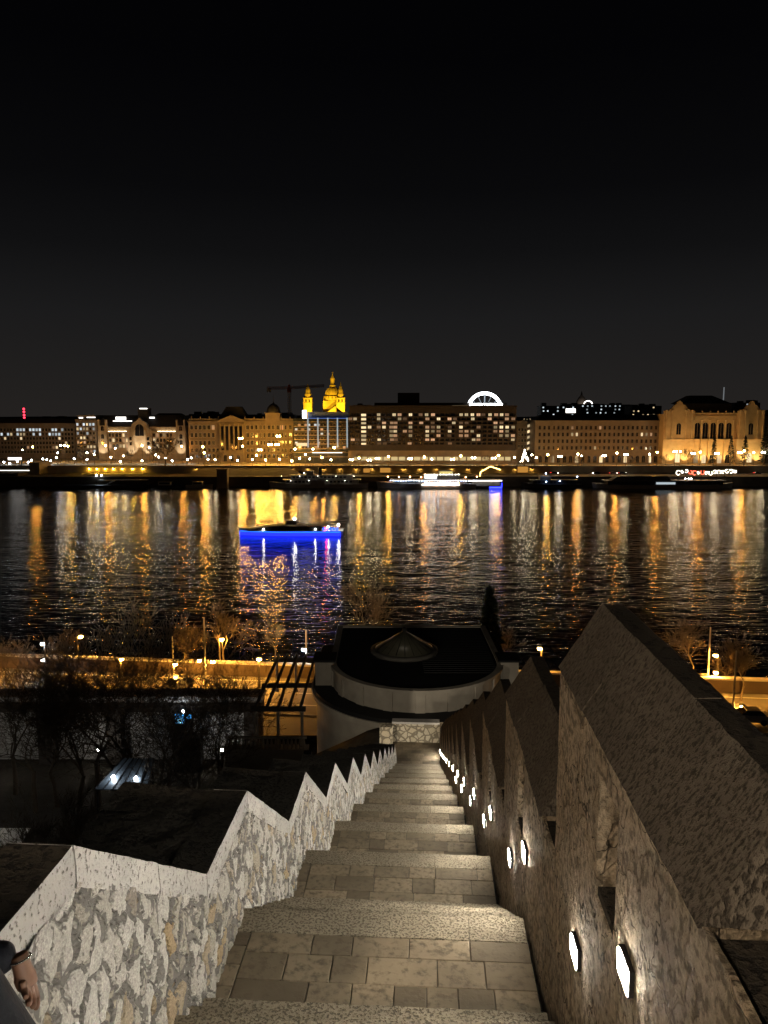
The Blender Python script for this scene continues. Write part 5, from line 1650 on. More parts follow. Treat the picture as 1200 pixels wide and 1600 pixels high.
for x, y, z, nm, m_, r_ in ((1.4, -.8, 5.4, 'mast_light', mw, .3), (Lc * .46, -2.0, 3.5, 'stern_light', mw, .26), (-Lc * .25, -2.75, 2.1, 'deck_light', mw, .16), (Lc * .24, -2.75, 2.25, 'deck_light', mw, .16), (Lc * .345, -2.8, 2.5, 'deck_light', mr_, .2), (Lc * .36, -1.0, 2.8, 'deck_light', mw, .18)):
    mb = MB(); mb.mat(m_).ball((x, y, z), r_, 8, 5); mb.build(nm, None, cb)
mb = MB(); mb.mat(m_dark).tube((1.4, -.8, 4.85), (1.4, -.8, 5.2), .06, .06, 5); mb.build('mast', None, cb)
bl2 = EMI('blue glow on hull side', (.010, .018, 1.0), 3.2); bl3 = EMI('blue strip light', (.01, .16, 1.0), 3.0)
mb = MB(); mb.mat(bl2)  # glowing band stands in for the hull side lit by the strip
zoff = -3.26
def side(x): # hull half width at this x
    t_ = .5 - x / Lc
    return 3.2 * ((1 - max(0, t_ - .62) / .38) ** .55 if t_ > .62 else 1.0)
N_ = 26
for k in range(N_):
    xa_ = -Lc * .485 + k * (Lc * .965) / N_; xb_ = -Lc * .485 + (k + 1) * (Lc * .965) / N_
    ya, yb = -side(xa_) - .05, -side(xb_) - .05
    mb.hexa([(xa_, ya, -.1), (xb_, yb, -.1), (xb_, yb + .06, -.1), (xa_, ya + .06, -.1), (xa_, ya, 1.2), (xb_, yb, 1.2), (xb_, yb + .06, 1.2), (xa_, ya + .06, 1.2)])
mb.mat(bl3)
for k in range(N_):
    xa_ = -Lc * .485 + k * (Lc * .965) / N_; xb_ = -Lc * .485 + (k + 1) * (Lc * .965) / N_
    ya, yb = -side(xa_) - .09, -side(xb_) - .09
    mb.hexa([(xa_, ya, 1.203), (xb_, yb, 1.203), (xb_, yb + .06, 1.203), (xa_, ya + .06, 1.203), (xa_, ya, 1.4), (xb_, yb, 1.4), (xb_, yb + .06, 1.4), (xa_, ya + .06, 1.4)])
mb.build('hull_glow_and_strip', None, cb)
mb = MB(); mb.mat(EMI('blue deck light', (.02, .12, 1.0), 2.5, 0, False))
for k in range(5): mb.box(Lc * .31 + k * 1.1, Lc * .31 + k * 1.1 + .7, -2.62, -2.58, 1.8, 2.75)
mb.build('aft_deck_light', None, cb)

# moored ships along the far quay
def ship(name, label, px0, px1, pyw, decks, hullm, deckm, bow=-1, funnel=False, hd=2.0, beam=9, cat='ship', inset=.08):
    t_, Ln = boat(name, label, px0, px1, pyw, cat)
    t_.location.y += beam / 2
    hull(Ln, beam, hd, hullm, bow=bow, sheer=1.2).build('hull', None, t_)
    z = hd
    for k in range(decks):
        f = inset + .06 * k
        x0, x1 = -Ln * (.5 - f - (.07 if bow < 0 else .0)), Ln * (.5 - f - (.07 if bow > 0 else 0))
        w = beam / 2 - .5 - .3 * k
        part(t_, 'deck_house', deckm, (x0 + 1, x1 - 1, -w + .6, w - .6, z, z + 2.3))
        mb = MB(); mb.mat(m_bglass)
        n = int((x1 - x0 - 4) / 2.2)
        for q in range(n):
            mb.box(x0 + 2 + q * 2.2, x0 + 3.5 + q * 2.2, -w + .56, -w + .597, z + .8, z + 1.8)
        mb.build('window_row', None, t_)
        part(t_, 'deck', hullm, (x0 - .5, x1 + .5, -w - .1, w + .1, z + 2.303, z + 2.5))
        rail(t_, x0, x1, -w, z + 2.5, 1.0, 2.0, hullm)
        z += 2.5
    if funnel:
        mb = MB(); mb.mat(m_hulld).lathe([(1.0, z), (.9, z + 4)], 12, (1, 0, 0)); mb.build('funnel', None, t_)
        part(t_, 'wheelhouse', deckm, (-Ln * .12, -Ln * .12 + 4, -1.8, 1.8, z, z + 2.2), (-Ln * .12 - .3, -Ln * .12 + 4.3, -2.1, 2.1, z + 2.203, z + 2.35))
        mb = MB(); mb.mat(hullm).tube((-Ln * .3, 0, hd), (-Ln * .3, 0, z + 5), .12, .08, 5); mb.build('mast', None, t_)
    return t_, Ln, z
s1, L1, z1 = ship('paddle_steamer', 'unlit pale two deck steamer with funnel moored left of the lit ship', 418, 575, 763, 2, m_hullw, m_hullw, -1, True, 2.2, 9)
part(s1, 'paddle_box', m_hullw, (-4, 4, -5.2, -4.4, .4, 4.4))
s2, L2, z2 = ship('lit_ship', 'long two deck ship strung with white and warm lamps, brightest of the moored ships', 588, 745, 764, 1, m_hullw, m_hullw, -1, False, 2.6, 9)
q0 = loc_x(s2, 662); q1 = loc_x(s2, 718)
part(s2, 'bridge_deck', m_hullw, (q0, q1, -3.4, 3.4, z2 + .02, z2 + 2.4), (q0 - .5, q1 + .5, -3.8, 3.8, z2 + 2.403, z2 + 2.6))
part(s2, 'wheelhouse', m_hullw, (loc_x(s2, 686), loc_x(s2, 708), -2.4, 2.4, z2 + 2.62, z2 + 4.8))
part(s2, 'wheelhouse_light', EMI('yellow cabin light', (1, .8, .25), .8, 0, False), (loc_x(s2, 687), loc_x(s2, 707), -2.46, -2.41, z2 + 3.2, z2 + 4.4))
part(s2, 'bridge_window', EMI('white cabin light', (.85, .92, 1), 2.6, 0, True), (q0 + .5, loc_x(s2, 682), -3.46, -3.41, z2 + .5, z2 + 2.2))
bb = {'w': EMI('white bulb', (1, .93, .8), 26.0), 'o': EMI('orange bulb', (1, .42, .14), 40.0), 'b': EMI('bluish bulb', (.45, .62, 1), 30.0)}
def bulbs(root, x0, x1, y, z, n, kinds, r=.17, sag=.25):
    mb = MB(); rb_ = random.Random(n)
    for k in range(n):
        a = k / max(1, n - 1)
        mb.mat(bb[kinds[k % len(kinds)]]).ball((x0 + (x1 - x0) * a, y, z - sag * math.sin(a * math.pi * 4) ** 2), r, 6, 4)
    o = mb.build('lamp_string', None, root); o['kind'] = 'stuff'; return o
for k_ in range(9):  # bulbs added along the deck edges to brighten the steamer
    mb = MB(); mb.mat(bb['w']).ball((-L1 * .36 + k_ * L1 * .09, -4.9, 2.2 + (2.1 if k_ % 2 else 4.55)), .13, 6, 4); mb.build('deck_light', None, s1)
bulbs(s2, loc_x(s2, 610), loc_x(s2, 744), -4.4, 4.6, 34, 'bwbbw', .16)
bulbs(s2, loc_x(s2, 660), loc_x(s2, 716), -4.55, 2.2, 22, 'wwo', .22)
bulbs(s2, loc_x(s2, 664), loc_x(s2, 716), -4.55, 3.4, 16, 'wo', .22)
bulbs(s2, loc_x(s2, 606), loc_x(s2, 745), -2.6, 6.6, 9, 'o', .32)
bulbs(s2, loc_x(s2, 664), loc_x(s2, 716), -3.9, z2 + 2.9, 12, 'w', .2)
# pontoon with the lit gable frame
po, Lp = boat('landing_pontoon', 'floating pontoon with a white light line and a yellow lit gable frame', 700, 786, 764, 'pontoon')
po.location.y += 6
part(po, 'float', m_hulld, (-Lp / 2, Lp / 2, -3, 3, -.4, 1.2))
part(po, 'deck_house', m_hullw, (-Lp / 2 + 14, Lp / 2 - 1, -1, 2.6, 1.203, 3.6))
part(po, 'light_line', m_strip_white, (-Lp / 2 + 12, Lp / 2, -3.2, -3.0, 4.0, 4.5))
part(po, 'canopy', m_hulld, (-Lp / 2 + 8, Lp / 2, -3, 3, 4.51, 4.8))
for x in (-Lp / 2 + 9, 0, Lp / 2 - .5):
    part(po, 'post', m_dark, (x, x + .2, -2.9, -2.7, 1.203, 4.5))
yb_ = EMI('yellow frame light', (1, .74, .18), 7.0, 0, True)
mb = MB(); mb.mat(yb_)
xa_, xb_ = loc_x(po, 751), loc_x(po, 782)
xm_ = loc_x(po, 766)
zg0, zg1 = loc_z(po, 737), loc_z(po, 728.5)
mb.tube((xa_, -2, zg0), (xm_, -2, zg1), .28, .28, 6).tube((xm_, -2, zg1), (xb_, -2, zg0 + 1.2), .28, .28, 6).tube((xa_, -2, zg0), (xa_ - .4, -2, zg0 - 2.4), .28, .28, 6)
mb.build('gable_frame', None, po)
mb = MB(); mb.mat(EMI('blue pontoon light', (.02, .03, 1.0), 8.0)).box(Lp / 2 - 7, Lp / 2 - .1, -3.1, -3.003, .1, .8).box(Lp / 2 - .4, Lp / 2, -3.1, -3.003, .803, 3.0)
mb.build('blue_light', None, po)
s3, L3, z3 = ship('small_ship', 'small dark motor ship with bluish cabin lights beside the pontoon', 816, 912, 763, 1, m_hulld, m_hulld, -1, False, 2.0, 7)
part(s3, 'wheelhouse', m_hullw, (-L3 * .2, -L3 * .02, -2, 2, z3, z3 + 2.3))
part(s3, 'sun_awning', m_hullw, (0, L3 * .3, -2.6, 2.6, z3 + 2.0, z3 + 2.15))
for x in (.2, L3 * .3 - .3):
    part(s3, 'awning_post', m_dark, (x, x + .1, -2.5, -2.4, z3, z3 + 1.997))
for px, py in ((852, 739), (853, 752), (874, 751), (901, 744)):
    mb = MB(); mb.mat(bb['b']).ball((loc_x(s3, px), -3.6, loc_z(s3, py)), .28, 8, 5); mb.build('cabin_light', None, s3)
s4, L4, z4 = ship('river_barge', 'long low dark ship with slanted roof moored before the riverfront terrace', 929, 1056, 764, 1, m_hullw, m_hulld, -1, False, 2.0, 9)
mb = MB(); mb.mat(m_hulld).hexa([(-L4 * .28, -3.5, z4), (L4 * .45, -3.5, z4), (L4 * .45, 3.5, z4), (-L4 * .28, 3.5, z4), (-L4 * .2, -3, z4 + 2.4), (L4 * .42, -3, z4 + 2.4), (L4 * .42, 3, z4 + 2.4), (-L4 * .2, 3, z4 + 2.4)])
mb.build('saloon_roof', None, s4)
part(s4, 'lit_saloon', m_lit_cool, (loc_x(s4, 1024), loc_x(s4, 1054), -4.0, -3.94, 2.4, 3.6))
s5, L5, z5 = ship('restaurant_ship', 'broad restaurant ship hung with curling loops of white and red lamps', 1040, 1152, 764, 1, m_hullw, m_hulld, 1, False, 2.0, 9)
lp_ = random.Random(8)
wl = EMI('white tube light', (1, .92, .75), 9.0, 0, True); rl2 = EMI('red tube light', (1, .12, .06), 8.0, 0, True)
for k in range(15):
    px = 1058 + k * 6.3
    x = loc_x(s5, px); z = loc_z(s5, 737) + lp_.uniform(-.6, .6)
    rr = lp_.uniform(.7, 1.3)
    mb = MB(); mb.mat(rl2 if k in (3, 4, 6) else wl)
    a0 = lp_.uniform(0, 6)
    pts = [(x + rr * math.cos(a0 + t_ * .7) * (1 - t_ * .03), -3.7, z + rr * math.sin(a0 + t_ * .7)) for t_ in range(8)]
    for p, q in zip(pts, pts[1:]): mb.tube(p, q, .13, .13, 4, False)
    mb.build('lamp_loop', None, s5)
for px in (1069, 1074, 1078):
    mb = MB(); mb.mat(bb['w']).ball((loc_x(s5, px), -4.2, loc_z(s5, 747)), .34, 8, 5); mb.build('deck_light', None, s5)
mb = MB(); mb.mat(m_dark)
for k in range(8): mb.box(loc_x(s5, 1058 + k * 12), loc_x(s5, 1058 + k * 12) + .15, -3.5, -3.35, z5, z5 + 4)
mb.box(loc_x(s5, 1056), loc_x(s5, 1148), -3.5, -3.35, z5 + 4, z5 + 4.2)
mb.build('lamp_rack', None, s5)
for i, (px0, px1, lab) in enumerate(((288, 330, 'small dim motor boat moored left of the stone pier'), (232, 284, 'low dark work boat moored under the lit retaining wall'))):
    t_, Ln = boat('motor_boat', lab, px0, px1, 763)
    t_.location.y += 3
    hull(Ln, 4, 1.4, m_hulld if i else m_hullw, bow=1).build('hull', None, t_)
    part(t_, 'cabin', m_hullw, (-Ln * .25, Ln * .12, -1.4, 1.4, 1.4, 3.3)); part(t_, 'roof', m_hulld, (-Ln * .28, Ln * .16, -1.6, 1.6, 3.303, 3.45))
    part(t_, 'window', m_bglass, (-Ln * .22, Ln * .1, -1.44, -1.41, 2.2, 3.0))
ls, Ll = boat('landing_stage', 'long dark floating landing stage with a sloping gangway at far left', 95, 225, 763, 'landing stage')
ls.location.y += 5
part(ls, 'float', m_hulld, (-Ll / 2, Ll / 2, -3, 3, -.4, 1.3)); part(ls, 'shelter_roof', m_hulld, (-Ll * .1, Ll * .5, -2.5, 2.5, 4.0, 4.3))
for k in range(5): part(ls, 'post', m_dark, (-Ll * .1 + k * Ll * .148, -Ll * .1 + k * Ll * .148 + .2, -2.3, -2.1, 1.303, 4.0))
mb = MB(); mb.mat(m_conc).hexa([(loc_x(ls, 160), 3, 1.3), (loc_x(ls, 164), 3, 1.3), (loc_x(ls, 180), 14, 5.6), (loc_x(ls, 174), 14, 5.6), (loc_x(ls, 160), 3, 1.6), (loc_x(ls, 164), 3, 1.6), (loc_x(ls, 180), 14, 5.9), (loc_x(ls, 174), 14, 5.9)])
mb.build('gangway', None, ls)
# stone pier
pr = thing('stone_pier', 'square dark stone pier standing on the quay left of the steamer', 'pier', atZ(345, 764, 0) + Vector((0, 6, 0)))
part(pr, 'body', m_retain, (-2.8, 2.8, -2.6, 2.6, -1, 10.2)); part(pr, 'cap', m_retain, (-3.1, 3.1, -2.9, 2.9, 10.203, 10.8))

# ---- bridge end at the left
br = thing('bridge', 'bridge deck edged with white light reaching the far bank at left', 'bridge', (XY(55, 452, 13), 452, 0))
zd = loc_z(br, 733.5)
part(br, 'deck', m_conc, (-160, 2, -6, 8, zd - .8, zd))
part(br, 'abutment', m_quaywall, (-12, 0, -22, 6, -1, zd - .803))
part(br, 'pylon_base', m_retain, (.003, 6, -8, 8, -1, loc_z(br, 722)))
part(br, 'deck_light', m_strip_white, (-160, 1.5, -6.2, -6.003, zd - .35, zd - .05))
rail(br, -100, 1, -5.8, zd, 1.3, 2.0, m_hullw)
mb = MB(); mb.mat(m_strip_white).box(loc_x(br, 3), loc_x(br, 24), 6, 6.3, zd + 5.5, zd + 7); mb.build('lit_panel', None, br)
part(br, 'panel_post', m_dark, (loc_x(br, 4), loc_x(br, 4) + .3, 6.31, 6.6, zd, zd + 7), (loc_x(br, 23), loc_x(br, 23) + .3, 6.31, 6.6, zd, zd + 7))

# ================================================================== CARS
m_tyre = MAT('tyre', (.02, .02, .02), .9)
m_head = EMI('headlight', (1, .95, .85), 120.0); m_tail = EMI('tail light', (1, .03, .02), 14.0, 0, True)
def car(label, loc, rz, paint, lights=True):
    t_ = thing('parked_car' if not lights else 'car', label, 'car', loc, rz, None)
    mb = MB(); mb.mat(paint)
    sec = [(-2.1, .35, .75), (-2.05, .3, .95), (-1.2, .28, 1.0), (1.2, .28, .98), (2.0, .32, .8), (2.1, .35, .6)]
    for (a, l0, h0), (b_, l1, h1) in zip(sec, sec[1:]):
        mb.hexa([(a, -.86, l0), (b_, -.86, l1), (b_, .86, l1), (a, .86, l0), (a, -.82, h0), (b_, -.82, h1), (b_, .82, h1), (a, .82, h0)])
    body = mb.build('body', None, t_)
    mb = MB(); mb.mat(m_bglass).hexa([(-1.6, -.78, .98), (1.0, -.78, .98), (1.0, .78, .98), (-1.6, .78, .98), (-1.1, -.62, 1.42), (.35, -.62, 1.42), (.35, .62, 1.42), (-1.1, .62, 1.42)]); mb.build('cabin_glass', None, t_)
    mb = MB(); mb.mat(paint).hexa([(-1.12, -.64, 1.423), (.37, -.64, 1.423), (.37, .64, 1.423), (-1.12, .64, 1.423), (-1.0, -.58, 1.48), (.28, -.58, 1.48), (.28, .58, 1.48), (-1.0, .58, 1.48)]); mb.build('roof', None, t_)
    for x in (-1.3, 1.35):
        for y in (-.8, .8):
            mb = MB(); mb.mat(m_tyre).tube((x, y - .1, .32), (x, y + .1, .32), .32, .32, 12); mb.build('wheel', None, t_)
    for y in (-.6, .6):
        mb = MB(); mb.mat(m_head if lights else m_bglass).ball((2.1, y, .66), .1, 6, 4); mb.build('headlight', None, t_)
        mb = MB(); mb.mat(m_tail).box(-2.13, -2.08, y - .18, y + .18, .7, .82); mb.build('tail_light', None, t_)
    return t_
p_dk = MAT('dark car paint', (.03, .03, .035), .35, spec=.5); p_wh = MAT('white car paint', (.5, .5, .5), .35, spec=.5); p_rd = MAT('grey car paint', (.15, .15, .16), .35, spec=.5)
pq = atZ(276, 1079, ZR)
for px_, py_, ang, pt_, lab_ in ((1168, 1128, 172, p_rd, 'grey car on the near road at the right edge'),):
    car(lab_, atZ(px_, py_, ZR), R(ang), pt_, False)
car('dark car with bright headlights on the near quay road', pq, R(180 + 60), p_dk)
for px, Y, rz, pt, lab in ((958, 446, 0, p_wh, 'white car on the lower quay below the riverfront terrace'), (972, 448, 0, p_dk, 'dark car behind the white car on the lower quay'), (932, 448, R(180), p_dk, 'dark car on the lower quay left of the white car'),
                           (866, 449, 0, p_dk, 'dark car parked on the lower quay above the small dark ship'), (1183, 447, 0, p_rd, 'car with red tail lights on the quay at right edge'), (455, 447, R(180), p_rd, 'car with lights on the quay above the steamer'), (470, 449, 0, p_dk, 'second car on the quay above the steamer')):
    car(lab, (XY(px, Y, ZQ), Y, ZQ), rz, pt)
# small lit kiosks on the lower quay
for px0, px1, py0, py1, lab in ((808, 826, 735, 728, 'orange lit container kiosk on the quay right of the pontoon'), (593, 611, 735, 730, 'orange lit kiosk behind the lit ship'), (567, 579, 735, 731, 'small orange lit kiosk left of the lit ship')):
    a, b_ = XY(px0, 451, 9), XY(px1, 451, 9)
    k_ = thing('quay_kiosk', lab, 'kiosk', ((a + b_) / 2, 451, ZQ))
    w = (b_ - a) / 2; h = atY(600, py1, 451).z - ZQ
    part(k_, 'body', m_sand, (-w, w, 0, 2.6, 0, h)); part(k_, 'lit_front', EMI('orange front', (1, .45, .08), .5, 0, False), (-w + .3, w - .3, -.06, -.01, .6, h - .4)); part(k_, 'roof', m_slate, (-w - .3, w + .3, -.5, 2.9, h + .003, h + .25))

# ================================================================== TREES
m_bark = MAT('dark bark', (.085, .065, .045), .9, var=.3, scale=3)
m_leafd = MAT('dry leaves', (.11, .06, .025), .9, var=.4)
m_conif = MAT('conifer needles', (.012, .02, .012), .9, var=.4, scale=2)
def bare_tree(seed, H, spread=.55, levels=6, lean=0.0, rmin=.012, dens=.55):
    r = random.Random(seed)
    tr, cr2 = MB(), MB()
    tr.mat(m_bark); cr2.mat(m_bark)
    def grow(p, d, ln, rad, lv):
        n = 3 if lv > 2 else 2
        for k in range(n):
            q = p + d * (ln / n)
            rad = max(rad, rmin)
            d2 = (d + Vector((r.uniform(-1, 1), r.uniform(-1, 1), r.uniform(-.3, .5))) * .16).normalized()
            r2 = rad * (1 - .22 / n * 1.6)
            (tr if lv >= levels - 1 else cr2).tube(p, q, rad, r2, 6 if lv >= levels - 1 else (4 if lv > 2 else 3), False)
            p, d, rad = q, d2, r2
            if lv < levels and lv > 0 and r.random() < dens:
                side_ = d.cross(Vector((r.uniform(-1, 1), r.uniform(-1, 1), r.uniform(-1, 1)))).normalized()
                grow(p, (d * .6 + side_ * .8 + Vector((0, 0, .2))).normalized(), ln * r.uniform(.5, .75), rad * .5, lv - 2)
        if lv <= 0: return
        for k in range(r.choice((2, 2, 3))):
            side_ = d.cross(Vector((r.uniform(-1, 1), r.uniform(-1, 1), r.uniform(-1, 1)))).normalized()
            nd = (d + side_ * r.uniform(.5, 1.0) * spread * 1.6 + Vector((0, 0, .12))).normalized()
            grow(p, nd, ln * r.uniform(.66, .86), rad * r.uniform(.55, .72), lv - 1)
    grow(Vector((0, 0, 0)), Vector((lean, 0, 1)).normalized(), H * .24, H * .016, levels)
    return tr.mesh('trunk'), cr2.mesh('crown')
TREE = [bare_tree(s, 10, sp, 7, ln, .009, .68) for s, sp, ln in ((1, .5, .05), (2, .6, -.1), (3, .45, 0), (4, .55, .1))]
TREE += [bare_tree(s, 10, sp, 6, ln, .045, .5) for s, sp, ln in ((5, .5, .05), (6, .55, -.05))]
def tree(label, loc, H, kind, rz, group=None, name='bare_tree', far=False):
    t_ = thing(name, label, 'tree', loc, rz, group)
    tm, cm = TREE[4 + kind % 2] if far else TREE[kind % 4]
    for nm, me in (('trunk', tm), ('crown', cm)):
        o = put(nm, me, t_); o.scale = (H / 10,) * 3
    return t_
NT = [(20, 1170, 62, 11, 'bare tree at the left edge before the long pavilion'), (85, 1180, 60, 10, 'bare tree before the second bay of the long pavilion'), (150, 1190, 60, 13, 'bare tree with wide crown before the third bay of the pavilion'),
      (215, 1190, 58, 15, 'tallest bare tree, crossing the lit road below the river'), (262, 1200, 60, 13, 'bare tree left of the blue lit screen'), (345, 1190, 60, 11, 'bare tree right of the blue lit screen'), (385, 1180, 61, 6.5, 'slim bare tree left of the pergola'),
      (60, 1340, 34, 9, 'bare tree over the pale courtyard at lower left'), (130, 1330, 36, 8, 'bare tree left of the small lit canopy'), (205, 1330, 36, 11, 'bare tree right of the small lit canopy'), (10, 1330, 38, 10, 'bare tree on the slope at the left edge'), (300, 1260, 46, 9, 'bare tree between the canopy and the stairs'),
      (50, 1160, 59, 12, 'second bare tree from the left before the pavilion'), (118, 1160, 58, 12, 'bare tree leaning before the second pier of the pavilion'), (182, 1170, 57, 13, 'bare tree behind the small lit canopy'), (238, 1180, 55, 12, 'bare tree just left of the kiosk screen'),
      (310, 1170, 56, 11, 'bare tree just right of the kiosk'), (160, 1260, 41, 8, 'bare tree standing close before the lit canopy'), (90, 1270, 42, 9, 'bare tree on the slope left of the canopy lamps'), (255, 1270, 43, 8, 'thin bare tree on the dark slope right of the canopy')]
for i, (px, py, Y, H, lab) in enumerate(NT):
    p = atY(px, py, Y)
    z = near_z(p.x, Y)
    H *= 1.35
    tree(lab, (p.x, Y, z - .1), H, i, i * 1.3, 'bare garden trees')
for i, (px, Y, H, lab) in enumerate(((10, 84, 6, 'small bare street tree by the near road at the left edge'), (27, 85, 6, 'small bare street tree right of the left edge tree'), (108, 86, 7, 'small bare street tree near the white double lamp'), (350, 88, 10, 'bare tree glowing amber beside the tall mast'),
                                      (290, 87, 7, 'bare tree lit amber left of the tall mast'), (430, 92, 6, 'bare tree by the river wall left of the pergola'), (560, 92, 12, 'dim bare tree behind the bow fronted roof'), (800, 84, 9, 'bare tree with reddish twigs right of the bow fronted building'),
                                      (1158, 79, 8, 'bare tree by the right hand grey mast'), (1135, 82, 6, 'small bare tree lit amber left of the grey mast'), (1080, 84, 9, 'dim bare tree left of the lamps at right'))):
    tree(lab, (XY(px, Y, ZR), Y, ZR), H, i + 1, i * 2.1, 'bare trees along the near quay')
# columnar evergreen behind the bow fronted building
def conifer(label, loc, H, W_, seed, name='conifer', dens=1500, col=True):
    r = random.Random(seed)
    t_ = thing(name, label, 'tree', loc)
    mb = MB(); mb.mat(m_bark).lathe([(H * .02, 0), (H * .004, H * .95)], 6); mb.build('trunk', None, t_)
    mb = MB(); mb.mat(m_conif)
    for k in range(dens):
        a = r.random() ** .75
        prof_ = (1 - a) ** .8 * min(1, a * 8 + .35)
        if col: prof_ = min(1, (1 - a) * 2.2) * min(1, a * 7 + .3)
        th = r.uniform(0, 2 * math.pi)
        lump = .72 + .35 * noise.noise(Vector((math.cos(th) * 1.6, math.sin(th) * 1.6, a * 7 + seed)))
        rr = W_ / 2 * prof_ * r.uniform(.35, 1) * lump * 1.25
        c = Vector((rr * math.cos(th), rr * math.sin(th), H * (.08 + .92 * a)))
        s = H * .03 * r.uniform(.6, 1.4)
        d1 = Vector((math.cos(th), math.sin(th), r.uniform(-.7, .3))) * s
        d2 = Vector((r.uniform(-1, 1), r.uniform(-1, 1), r.uniform(-1, 1))) * s * .4
        mb.quad(c - d1, c + d2, c + d1, c - d2)
    mb.build('crown', None, t_)
    return t_
p = atY(765, 965, 76); ph = atY(765, 918, 76).z
conifer('dark columnar evergreen behind the right corner of the bow fronted roof', (p.x, 76, 6.0), ph - 6, 3.0, 3, 'columnar_evergreen', 1800)
for i, (px, pt, wd, lab) in enumerate(((1114.5, 678, 4.2, 'slim dark conifer before the middle arches of the concert hall'), (1141, 681, 6, 'second dark conifer before the right arches of the concert hall'), (1163, 681, 7, 'broad dark conifer before the right wing of the concert hall'), (1194, 668, 9, 'biggest dark conifer at the right edge'))):
    Y = 476; conifer(lab, (XY(px, Y, 12), Y, ZP), atY(600, pt, Y).z - ZP, wd * 1.1, i + 10, dens=700, col=False)
for i, (px, Y, H, lab) in enumerate(((258, 470, 22, 'big bare tree before the right tower of the gabled palace'), (25, 500, 14, 'bare tree by the bridge head'), (130, 495, 12, 'bare tree before the stone block'), (205, 500, 11, 'bare tree before the gable of the palace'), (240, 505, 14, 'bare tree before the palace, left of the big one'), (310, 490, 13, 'bare tree before the left end of the ministry'), (345, 492, 11, 'bare tree before the ministry pediment'),
                                      (455, 488, 11, 'bare tree by the foot of the crane'), (560, 478, 9, 'bare tree at the left end of the slab hotel'), (640, 479, 8, 'bare tree before the middle of the slab hotel'), (760, 479, 8, 'bare tree before the right half of the slab hotel'), (822, 480, 8, 'bare tree before the narrow corner house'), (1075, 476, 13, 'bare tree before the left wing of the concert hall'), (1040, 478, 9, 'bare tree between the terrace and the concert hall'),
                                      (900, 479, 7, 'bare tree before the left half of the riverfront terrace'), (985, 479, 7, 'bare tree before the right half of the riverfront terrace'))):
    tree(lab, (XY(px, Y, ZP), Y, ZP), H, i, i * 1.7, 'bare trees on the far promenade', far=True)
tcx = thing('illuminated_tree', 'small tree wound with bright white lights before the narrow corner house', 'tree', (XY(820, 478, 14), 478.5, ZP))
mb = MB(); mb.mat(m_bark).tube((0, 0, 0), (0, 0, 9), .2, .05, 6); mb.build('trunk', None, tcx)
mb = MB(); mb.mat(EMI('tree lights', (1, .9, .7), 30.0))
for k in range(46):
    a = rc.random(); th = rc.uniform(0, 6.28); rr = 2.6 * (1 - a) + .2
    mb.ball((rr * math.cos(th), rr * math.sin(th), 2 + 8 * a), .18, 5, 3)
o = mb.build('fairy_lights', None, tcx); o['kind'] = 'stuff'

# ================================================================== PERSON at the left edge
m_coat = MAT('dark navy coat', (.0045, .0055, .010), .8, var=.3, scale=8, bump=.004, bscale=60)
m_skin = MAT('skin', (.15, .075, .046), .55, var=.18, scale=30, spec=.35)
m_hair = MAT('dark hair', (.02, .014, .01), .6)
m_shoe = MAT('dark shoe', (.02, .02, .02), .6)
def skin(name, verts, edges, radii, root_i, m, parent, sub=2, loc=None):
    me = bpy.data.meshes.new(name); me.from_pydata([tuple(v) for v in verts], edges, [])
    o = put(name, me, parent, loc); me.materials.append(m)
    md = o.modifiers.new('skin', 'SKIN')
    md.use_smooth_shade = True
    for k, sv in enumerate(me.skin_vertices[0].data):
        r_ = radii[k]; sv.radius = (r_, r_) if not isinstance(r_, tuple) else r_
        sv.use_root = (k == root_i)
    s_ = o.modifiers.new('sub', 'SUBSURF'); s_.levels = s_.render_levels = sub
    return o
F = Vector((-1.30, 1.50, EYE - 2.62))                   # where the person stands, on a tread of the flight
pe = thing('person', 'person in a dark navy coat with one bare hand hanging, cut by the left edge', 'person', F)
def W2(x, y, z): return Vector((x, y, EYE + z)) - F
# body (one continuous surface): legs, trunk, neck, head
bv = [W2(-1.27, 1.56, -1.74), W2(-1.28, 1.57, -1.5), W2(-1.30, 1.58, -1.28), W2(-1.31, 1.58, -1.14), W2(-1.30, 1.60, -1.04), W2(-1.29, 1.63, -.93),
      W2(-1.18, 1.60, -1.82), W2(-1.17, 1.66, -2.2), W2(-1.17, 1.62, -2.54), W2(-1.17, 1.76, -2.59),
      W2(-1.38, 1.54, -1.82), W2(-1.40, 1.56, -2.2), W2(-1.41, 1.48, -2.54), W2(-1.41, 1.62, -2.59)]
skin('body', bv, [(0, 1), (1, 2), (2, 3), (3, 4), (4, 5), (0, 6), (6, 7), (7, 8), (8, 9), (0, 10), (10, 11), (11, 12), (12, 13)],
     [.15, .14, .15, .07, .065, .10, .09, .06, .045, .04, .09, .06, .045, .04], 0, m_skin, pe)
